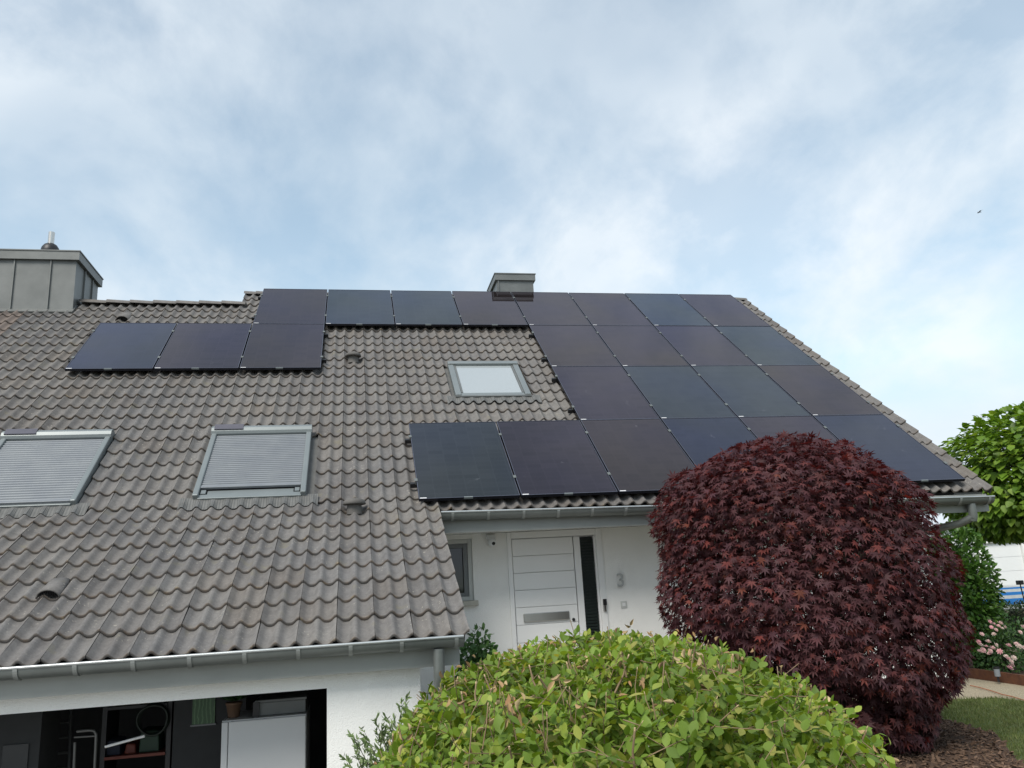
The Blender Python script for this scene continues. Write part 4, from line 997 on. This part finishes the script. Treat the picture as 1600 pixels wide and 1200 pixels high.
for i in range(len(SP_)):
    o = SP_[i]; nn = SN[i]
    d_ = nn * .45 + np.random.normal(size=3) * .6 + np.array([0, 0, .12]); d_ /= np.linalg.norm(d_)
    ln = random.uniform(.07, .17); npair = random.choice((2, 3, 3, 4))
    o = o - d_ * ln * .75
    side = np.cross(d_, np.random.normal(size=3)); side /= np.linalg.norm(side)
    big_ = random.uniform(.75, 1.25)
    if depth_[i] < .09 and i % 2: twig.tube([o - d_ * .05, o + d_ * ln], [.0022, .0012], 4, cap=False)
    for k in range(npair):
        t_ = (k + .6) / npair; p_ = o + d_ * ln * t_
        if k % 2: sd_ = side
        else: sd_ = np.cross(d_, side) * .6 + side * .7
        for s_ in (1, -1):
            td = d_ * .55 + sd_ * s_ * .85 + np.array([0, 0, -.08]) + np.random.normal(size=3) * .12
            nv_ = nn * .7 + np.array([0, 0, .7]) + np.random.normal(size=3) * .28
            mats_.append((p_, td, nv_, random.uniform(.036, .060) * big_)); lay.append(depth_[i])
    mats_.append((o + d_ * ln, d_ + np.random.normal(size=3) * .2, nn + np.random.normal(size=3) * .4, random.uniform(.028, .045) * big_)); lay.append(depth_[i])
MM = frames(np.array([q[0] for q in mats_]), np.array([q[1] for q in mats_]), np.array([q[2] for q in mats_]), np.array([q[3] for q in mats_]))
twig.build('twigs', M_twig, hedge, kind='stuff')
LH = LV.copy(); LH[:, 0] *= .98
foliage(hedge, 'leaf', 'leaves', LH, LF, MM, LM_green, 300, np.where(np.array(lay) < .05, 1.0, .0))
# cut stubs and dry leaves on top
st, ctm, dl = MB(), MB(), []
W3, n3 = dome(380, 41)
for i in range(len(W3)):
    o = W3[i] + HC; nn = n3[i]; d_ = nn * .5 + np.array([0, 0, .6]) + np.random.normal(size=3) * .35; d_ /= np.linalg.norm(d_)
    ln = random.uniform(.05, .15); r_ = random.choice((.0014, .0018, .0022, .0035))
    a_ = o - d_ * ln * 1.1; e_ = o + d_ * random.uniform(.0, .035)
    st.tube([a_, (a_ + e_) / 2 + np.random.normal(size=3) * .006, e_], [r_ * 1.3, r_ * 1.1, r_], 5, cap=False)
    ctm.tube([e_ - d_ * .0005, e_ + d_ * .009], [r_ * 1.05, r_ * .9], 5)
for i in range(420):
    j = random.randrange(len(W3)); dl.append((W3[j] + HC + np.random.normal(size=3) * .03 + n3[j] * .01, np.random.normal(size=3) + np.array([0, 0, -.4]), np.random.normal(size=3), random.uniform(.025, .05)))
st.build('cut_stems', M_twig, hedge, kind='stuff'); ctm.build('cut_ends', M_cut, hedge, kind='stuff')
DV = LV.copy(); DV[:, 2] *= 5; DV[:, 0] *= .6
foliage(hedge, 'dry_leaf', 'dry_leaves', DV, LF, frames(*[np.array(q) for q in zip(*[(a, b, c, s) for a, b, c, s in dl])]), LM_dead, 0)
stems = MB()
for k in range(34):
    a = k * 2.4; r_ = .75 * math.sqrt((k + .5) / 34); tp_ = RGT * math.cos(a) * r_ * HA + FWD * math.sin(a) * r_ * HB + HC; tp_[2] = .95
    ft = HC + (tp_ - HC) * .35; ft[2] = 0
    stems.tube([ft, (ft + tp_) / 2 + np.array([0, 0, .05]), tp_], [.016, .011, .006], 6, cap=False)
stems.build('stems', M_twig, hedge)

# ---- small plants: generic leafy blob
def bush(name, label, cat, centre, rad, n, smin, smax, material, seed, leafv=LV, single=0, droop=.1, depth=.7, jit=.5, stem=True, flat=1.0):
    o = thing(name, label, cat, (centre[0], centre[1], 0)); rs = np.random.RandomState(seed); np.random.seed(seed)
    d = rand_dirs(n); P = d * np.array(rad) * (1 - rs.rand(n, 1) ** 1.8 * depth)
    b = fbm(P / np.mean(rad), np.array([4., 4, 4]), seed); P = P * (1 + .14 * b)[:, None]
    C_ = np.array(centre); P = P + C_; k = P[:, 2] > .02; P, d = P[k], d[k]
    tip = d * .7 + np.array([0, 0, -droop]) + np.random.normal(size=d.shape) * jit; nn = d * .6 + np.array([0, 0, .7]) + np.random.normal(size=d.shape) * jit
    foliage(o, 'leaf', 'crown', leafv, LF, frames(P, tip, nn, rs.uniform(smin, smax, len(P))), material, single, np.where((d @ FWD) < -.2, 1., 0.))
    if stem:
        mb = MB()
        for q in range(7):
            e = C_ + rand_dirs(1)[0] * np.array(rad) * .6; f0 = np.array([C_[0] + random.uniform(-.08, .08), C_[1] + random.uniform(-.08, .08), -.05])
            mb.tube([f0, (f0 + e) / 2, e], [.018, .012, .005], 5, cap=False)
        mb.build('stems', M_bark, o)
    return o
LM_shrub = leaf_mat('shrub_leaf', [(0, (.05, .12, .035)), (.6, (.08, .18, .05)), (1, (.13, .25, .07))], trans=.2)
LM_laurel = leaf_mat('laurel_leaf', [(0, (.045, .11, .018)), (.5, (.075, .17, .024)), (1, (.12, .22, .035))], trans=.3, rough=.4)
LM_hedge = leaf_mat('hedge_leaf', [(0, (.018, .038, .014)), (.6, (.03, .058, .018)), (1, (.065, .055, .025))], trans=.15)
LM_cat = leaf_mat('catalpa_leaf', [(0, (.085, .165, .018)), (.4, (.13, .23, .024)), (.8, (.18, .29, .032)), (1, (.25, .34, .045))], trans=.34, rough=.45, tcol=(1.2, 1.2, .5))
LM_rose = leaf_mat('rose_leaf', [(0, (.03, .075, .02)), (.6, (.05, .115, .03)), (1, (.09, .16, .04))], trans=.2)
c_ = dpl(752, 1012, 8.3)
bush('garden_shrub', 'small dark green shrub beside the roof corner by the door', 'shrub', (c_[0] - .03, c_[1], .74), (.21, .21, .40), 1900, .04, .07, LM_shrub, 51, jit=.6)
c_ = dpl(1508, 930, 12.4)
bush('laurel_shrub', 'bright green upright shrub right behind the purple maple', 'shrub', (c_[0] - .05, c_[1], 1.0), (.50, .5, 1.05), 7000, .06, .10, LM_laurel, 52, jit=.45)
hg = thing('hedge', 'low dark clipped hedge behind the roses', 'hedge', (13.5, -1.0, 0)); np.random.seed(53)
n = 7000; P = np.stack([np.random.uniform(11.9, 16.5, n), np.random.uniform(-1.35, -.65, n), np.random.uniform(0, .70, n)], axis=1)
fsel = np.random.rand(n); P[fsel < .5, 1] = -1.35 + np.random.normal(size=(fsel < .5).sum()) * .03; tsel = fsel > .75; P[tsel, 2] = .70 + np.random.normal(size=tsel.sum()) * .025
foliage(hg, 'leaf', 'foliage', LV, LF, frames(P, rand_dirs(n) + np.array([0, -.5, .3]), rand_dirs(n) + np.array([0, -.6, .8]), np.random.uniform(.035, .06, n)), LM_hedge, 0)
mbh = MB().box(11.95, 16.45, -1.28, -.72, 0, .62).build('shaded_core', mat('hedge_shade', (.012, .018, .009), None, .95), hg)  # solid dark box paints the shade between the hedge leaves
# catalpa with a ball crown
HL = np.array([(0, 0, 0), (.34, .05, .02), (.46, .32, .03), (.30, .68, .0), (0, 1.0, -.16), (-.30, .68, .0), (-.46, .32, .03), (-.34, .05, .02), (0, .30, -.05), (0, .64, -.07)])
ct = thing('catalpa_tree', 'ball-crowned light green tree behind the right end of the roof', 'tree', (16.0, .3, 0)); np.random.seed(54)
CC = np.array([16.05, .25, 3.05]); CRD = np.array([2.3, 2.1, 1.6])
n = 14000; d = rand_dirs(n); fr3 = 1 - np.random.rand(n) ** 1.5 * .45; P = d * CRD * fr3[:, None]; P[:, 2] = np.where(P[:, 2] < -.85, -.85 + (P[:, 2] + .85) * .35, P[:, 2])
P = P * (1 + .07 * fbm(P, np.array([2.2, 2.2, 3.]), 5))[:, None] + CC
tip = d * .8 + np.array([0, 0, -.55]) + np.random.normal(size=(n, 3)) * .25; nn = d * .5 + np.array([0, 0, .9]) + np.random.normal(size=(n, 3)) * .22
foliage(ct, 'leaf', 'crown', HL, LF, frames(P, tip, nn, np.random.uniform(.09, .19, n)), LM_cat, 300, np.where((fr3 > .9) & ((d @ FWD) < -.1), np.random.uniform(.6, 1, n), 0.))
branches(ct, (15.6, .35, 0), [tuple(CC + rand_dirs(1)[0] * CRD * .75) for _ in range(18)], .12, M_bark, trunk_to=(15.7, .33, 2.1), seed=9)
# juniper by the garage corner
ju = thing('juniper', 'feathery grey-green conifer at the garage wall corner', 'shrub', (2.0, -8.1, -1.2)); np.random.seed(55); rj = random.Random(55)
LM_jun = leaf_mat('juniper_needle', [(0, (.11, .17, .06)), (.6, (.16, .23, .085)), (1, (.23, .29, .12))], trans=.1, rough=.6)
NV = np.array([(-.12, 0, 0), (.12, 0, 0), (.16, .5, .05), (0, 1, 0), (-.16, .5, .05)]); NF = np.array([(0, 1, 2), (0, 2, 3), (0, 3, 4)])
jb, jm = MB(), []
for k in range(120):
    o = np.array([2.12 + rj.uniform(-.34, .22), -8.12 + rj.uniform(-.25, .3), rj.uniform(-.7, .25)])
    a = rj.uniform(0, 6.28); lean = rj.uniform(.15, .75)
    dr = np.array([math.cos(a) * lean - .22, math.sin(a) * lean, 1.0]); dr /= np.linalg.norm(dr); ln = rj.uniform(.35, .68)
    e = o + dr * ln
    if e[2] > .93: e = o + dr * ln * max(.2, (.93 - o[2]) / max(1e-3, e[2] - o[2]))
    jb.tube([o, (o + e) / 2 + np.array([0, 0, -.02]), e], [.006, .004, .0015], 4, cap=False)
    for q in range(13):
        t_ = .2 + .8 * q / 12; p_ = o + (e - o) * t_; sd_ = np.random.normal(size=3); sd_ -= dr * (sd_ @ dr); sd_ /= np.linalg.norm(sd_)
        bd = dr * .85 + sd_ * .55; bd /= np.linalg.norm(bd); bl = .12 * (1.15 - t_) + .03
        for z in range(9):
            pp = p_ + bd * bl * z / 9; tdir = bd + np.random.normal(size=3) * .45; jm.append((pp, tdir, np.random.normal(size=3), rj.uniform(.026, .046)))
jb.build('stems', M_bark, ju)
foliage(ju, 'needle', 'needles', NV, NF, frames(*[np.array(q) for q in zip(*jm)]), LM_jun, 0)
# rose bush with pink blooms
rb = bush('rose_bush', 'pink flowering rose bush in the bed at the right edge', 'rose bush', (10.55, -4.0, .33), (.62, .55, .42), 2600, .035, .06, LM_rose, 56, jit=.55)
M_rose = leaf_mat('pink_petal', [(0, (.74, .40, .42)), (.4, (.78, .55, .53)), (.75, (.78, .65, .57)), (1, (.72, .34, .40))], trans=.25, rough=.6)
def bloom_mesh():
    V, Fc = [], []
    for ring, (r_, z_, n_, tilt) in enumerate([(1.0, .0, 7, .5), (.72, .22, 6, .8), (.42, .38, 5, 1.1)]):
        for k in range(n_):
            a = 2 * math.pi * (k + ring * .4) / n_; ca, sa = math.cos(a), math.sin(a); w_ = 2.6 * r_ / n_
            o = len(V); 
            for (rr, ww, zz) in ((.15 * r_, .3 * w_, z_ - .15), (.75 * r_, w_ * .6, z_ + .12 * tilt), (1.0 * r_, .35 * w_, z_ + .32 * tilt)):
                V += [(rr * ca - ww * sa, rr * sa + ww * ca, zz), (rr * ca + ww * sa, rr * sa - ww * ca, zz)]
            Fc += [(o, o + 1, o + 3), (o, o + 3, o + 2), (o + 2, o + 3, o + 5), (o + 2, o + 5, o + 4)]
    return np.array(V), np.array(Fc)
BV, BF = bloom_mesh(); bm_ = bpy.data.meshes.new('bloom'); bm_.from_pydata([tuple(q) for q in BV], [], [tuple(int(i) for i in q) for q in BF]); bm_.materials.append(M_rose)
spots = [(1546, 972), (1553, 975), (1560, 978), (1566, 982), (1556, 984), (1549, 980), (1563, 974), (1570, 980), (1553, 991), (1534, 991), (1529, 1003), (1532, 1008), (1544, 1003), (1541, 1010), (1536, 1016), (1547, 1017), (1551, 1013), (1556, 1008), (1546, 1021), (1562, 1018), (1572, 1026), (1576, 1030), (1580, 1034), (1584, 1028), (1581, 1040), (1578, 1044), (1588, 1006), (1592, 1010), (1594, 988), (1598, 980), (1576, 1009), (1599, 1012), (1531, 1018)]
rr_ = random.Random(5)
for x, y in spots:
    p_ = dpl(x, y, 11.0 + rr_.uniform(-.12, .05)); o = bpy.data.objects.new('bloom', bm_); COL.objects.link(o); o.parent = rb; o.location = Vector(p_) - base(rb)
    s_ = rr_.uniform(.026, .046); o.scale = (s_, s_, s_); o.rotation_euler = (rr_.uniform(.2, 1.1), rr_.uniform(-.4, .4), rr_.uniform(-.6, .9))
# bed edging, cable and garden lamp
ed = MB(); pts = [(9.80, -2.2), (9.86, -3.6), (9.84, -4.4), (9.80, -5.2), (10.3, -6.6)]
for (xa, ya), (xb, yb) in zip(pts[:-1], pts[1:]):
    ed.hexa([(xa, ya, -.05), (xb, yb, -.05), (xb + .03, yb + .004, -.05), (xa + .03, ya + .004, -.05), (xa, ya, .13), (xb, yb, .13), (xb + .03, yb + .004, .13), (xa + .03, ya + .004, .13)])
tag(ed.build('steel_edging', M_rust), 'rusty steel edging between the gravel and the rose bed', 'edging')
sheet('planting_bed', [(9.86, -2.2), (9.86, -5.2), (10.4, -6.6), (16, -6.6), (16, -2.2)], .05, M_mulch)
cp = [zpl(x, y, .02) for x, y in [(1516, 1071), (1530, 1074), (1548, 1079), (1566, 1085), (1580, 1088), (1600, 1094)]]
tag(MB().tube(cp, .006, 6).build('cable', mat('orange_cable', (.35, .12, .05), None, .6)), 'thin orange cable lying on the pale gravel', 'cable')
gl = dpl(1557, 1046, 10.9); gl[2] = .05
lm = thing('garden_lamp', 'small dark garden spot lamp standing in the rose bed', 'lamp', tuple(gl))
MB().tube([(gl[0], gl[1], .03), (gl[0], gl[1], .10)], .014, 8).build('spike', M_black, lm); MB().tube([(gl[0], gl[1], .10), (gl[0], gl[1], .19)], .035, 12).build('lamp_head', mat('grey_lamp', (.2, .22, .24), None, .4), lm); MB().tube([(gl[0], gl[1], .191), (gl[0], gl[1], .215)], .037, 12).build('lamp_rim', M_black, lm)
# neighbour's garage and the striped screen
NG = thing('neighbour_garage', 'white garage with wide pale door beyond the garden', 'garage', (22, 8.6, 0))
a, b3 = dpl(1524, 850, 26), dpl(1600, 847, 26); zt = 2.02
nd = (b3 - a); nd[2] = 0; nd /= np.linalg.norm(nd); bk = np.array([-nd[1], nd[0], 0])
def obox(mb, s0, s1, t0, t1, z0, z1):
    p = lambda s, t, z: a * np.array([1, 1, 0]) + nd * s + bk * t + np.array([0, 0, z])
    return mb.hexa([p(s0, t0, z0), p(s1, t0, z0), p(s1, t1, z0), p(s0, t1, z0), p(s0, t0, z1), p(s1, t0, z1), p(s1, t1, z1), p(s0, t1, z1)])
b_ = MB(); obox(b_, -.05, .13, 0, 5, -.2, 2.0); obox(b_, 1.46, 5.0, 0, 5, -.2, 2.0); obox(b_, -.05, 5, 0, 5, 2.001, 2.55); b_.build('wall', M_wall, NG)
dd = MB(); obox(dd, .131, 1.459, .10, .14, -.2, 1.999); dd = dd.build('garage_door', M_white, NG)
for k in range(5):
    b_ = MB(); obox(b_, .14, 1.45, .085, .099, -.19 + k * .435, .235 + k * .435); b_.build('door_section', M_white, dd)
b_ = MB(); obox(b_, -.15, 5.1, -.1, 5.1, 2.551, 2.66); b_.build('roof_edge', M_white, NG)
b_ = MB(); obox(b_, -.52, -.22, .3, .36, -.2, 1.95); b_.build('side_gate', M_paint, NG)
b_ = MB(); obox(b_, -.40, -.34, .20, .26, -.2, 2.0); b_.build('downpipe', M_zinc, NG)
M_blue = mat('blue_cloth', (.03, .24, .68), (.028, .22, .62), .7, nscale=2); M_wcl = mat('white_cloth', (.72, .74, .74), None, .7)
ss = thing('striped_screen', 'blue and white striped cloth screen in front of the white garage', 'screen', (18.3, 4.8, 0))
a = dpl(1535, 946, 22); b3 = dpl(1640, 942, 22); nd = (b3 - a); nd[2] = 0; Ln = np.linalg.norm(nd); nd /= Ln; bk = np.array([-nd[1], nd[0], 0])
for z0, z1, m_ in ((.24, .40, M_blue), (.40, .485, M_wcl), (.485, .565, M_blue), (.565, .64, M_wcl), (.64, .685, M_blue), (.685, .72, M_wcl), (.10, .24, M_wcl), (-.05, .10, M_blue)):
    b_ = MB(); obox(b_, 0, Ln, 0, .01, z0 + .08, z1 + .08); b_.build('stripe', m_, ss)
for s_ in (0.0, Ln / 2, Ln):
    b_ = MB(); obox(b_, s_ - .02, s_ + .02, .012, .05, -.05, .80); b_.build('post', M_wcl, ss)
p0 = dpl(1594, 913, 19.5); p1 = dpl(1606, 960, 19.5)
sl = thing('path_lamp', 'small dark solar lamp on a thin stake before the striped screen', 'lamp', tuple(p1))
MB().tube([p1, p0], .014, 6).build('stake', M_black, sl); MB().box(p0[0] - .06, p0[0] + .06, p0[1] - .06, p0[1] + .06, p0[2] - .01, p0[2] + .09).build('lamp_head', M_black, sl, bevel=.01)
# bird
bp_ = dpl(1530, 331.5, 40); bd = thing('bird', 'tiny dark bird flying in the sky at the right', 'bird', tuple(bp_)); M_bird = mat('dark_feathers', (.03, .035, .04), None, .8)
r3 = Vector(RGT); b0 = Vector(bp_)
MB().tube([b0 - r3 * .09, b0 - r3 * .06, b0, b0 + r3 * .07, b0 + r3 * .13], [.008, .024, .03, .018, .006], 8).build('body', M_bird, bd)
fwv = Vector(FWD)
for s_ in (-1, 1):
    w0 = b0 + fwv * .02 * s_
    MB().add([w0 - r3 * .04, w0 + r3 * .03, w0 + fwv * .12 * s_ + r3 * .03 + Vector((0, 0, .03)), w0 + fwv * .22 * s_ + r3 * .10 + Vector((0, 0, .02)), w0 + fwv * .12 * s_ - r3 * .03 + Vector((0, 0, .035)),
              w0 - r3 * .04 - Vector((0, 0, .006)), w0 + r3 * .03 - Vector((0, 0, .006)), w0 + fwv * .12 * s_ + r3 * .03 + Vector((0, 0, .026)), w0 + fwv * .12 * s_ - r3 * .03 + Vector((0, 0, .03))],
             [(0, 1, 2, 4), (4, 2, 3), (5, 8, 7, 6), (8, 3, 7)]).build('wing', M_bird, bd)

# ---- grass blades on the near lawn and bark chips on the bed
np.random.seed(61)
def inside(P, poly):
    x, y = P[:, 0], P[:, 1]; c = np.zeros(len(P), bool); j = len(poly) - 1
    for i in range(len(poly)):
        (xi, yi), (xj, yj) = poly[i], poly[j]
        c ^= ((yi > y) != (yj > y)) & (x < (xj - xi) * (y - yi) / (yj - yi + 1e-12) + xi); j = i
    return c
LAWN = [(4.2, -13.8), (14, -13.8), (14, -9), (9.2, -7.4), (8.9, -5.6), (8.2, -5.35), (7.2, -6.1), (6.5, -8.2), (4.4, -9.4)]
P = np.stack([np.random.uniform(5.5, 9.6, 60000), np.random.uniform(-9.4, -5.2, 60000), np.full(60000, .004)], axis=1); P = P[inside(P, LAWN)]
n = len(P); d = rand_dirs(n) * .5 + np.array([0, 0, 1.])
GVb = np.array([(-.5, 0, 0), (.5, 0, 0), (.35, .55, .05), (0, 1.0, .2), (-.35, .55, .05)]) * np.array([.14, 1, 1])
LM_grass = leaf_mat('grass_blade', [(0, (.10, .13, .035)), (.6, (.13, .18, .045)), (1, (.22, .22, .09))], trans=.3, rough=.6)
V, Fc = instances(GVb, NF, frames(P, d, rand_dirs(n), np.random.uniform(.02, .045, n)))
go = np_mesh('grass', V, Fc, LM_grass, None, rnd=np.repeat(np.random.rand(n), 5), smooth=True, kind='stuff'); tag(go, 'short mown grass of the lawn behind the maple', 'grass')
BED = [(4.4, -7.6), (4.7, -8.9), (6.3, -8.9), (7.3, -7.4), (7.5, -5.9), (7.0, -5.6), (5.2, -5.8)]
P = np.stack([np.random.uniform(5.0, 7.5, 7000), np.random.uniform(-9.2, -5.5, 7000), np.random.uniform(.038, .052, 7000)], axis=1); P = P[inside(P, BED)]; n = len(P)
CHV = np.array([(-.5, 0, -.1), (.5, 0, -.1), (.4, 1, .0), (-.4, 1, .0), (-.45, .05, .2), (.45, .05, .15), (.35, .95, .25), (-.35, .95, .3)]) * np.array([.5, 1, .5])
CHF = np.array([(4, 5, 6, 7), (0, 1, 5, 4), (1, 2, 6, 5), (2, 3, 7, 6), (3, 0, 4, 7)])
d = rand_dirs(n); d[:, 2] *= .3
LM_chip = leaf_mat('bark_chip', [(0, (.05, .03, .02)), (.6, (.10, .06, .038)), (1, (.19, .12, .08))], trans=0.0, rough=.9)
V, Fc = instances(CHV, CHF, frames(P, d, rand_dirs(n) * .5 + np.array([0, 0, 1.]), np.random.uniform(.02, .055, n)))
bo = np_mesh('bark_chips', V, Fc, LM_chip, None, rnd=np.repeat(np.random.rand(n), 8), kind='stuff'); tag(bo, 'loose brown bark chips under the maple', 'bark chips')
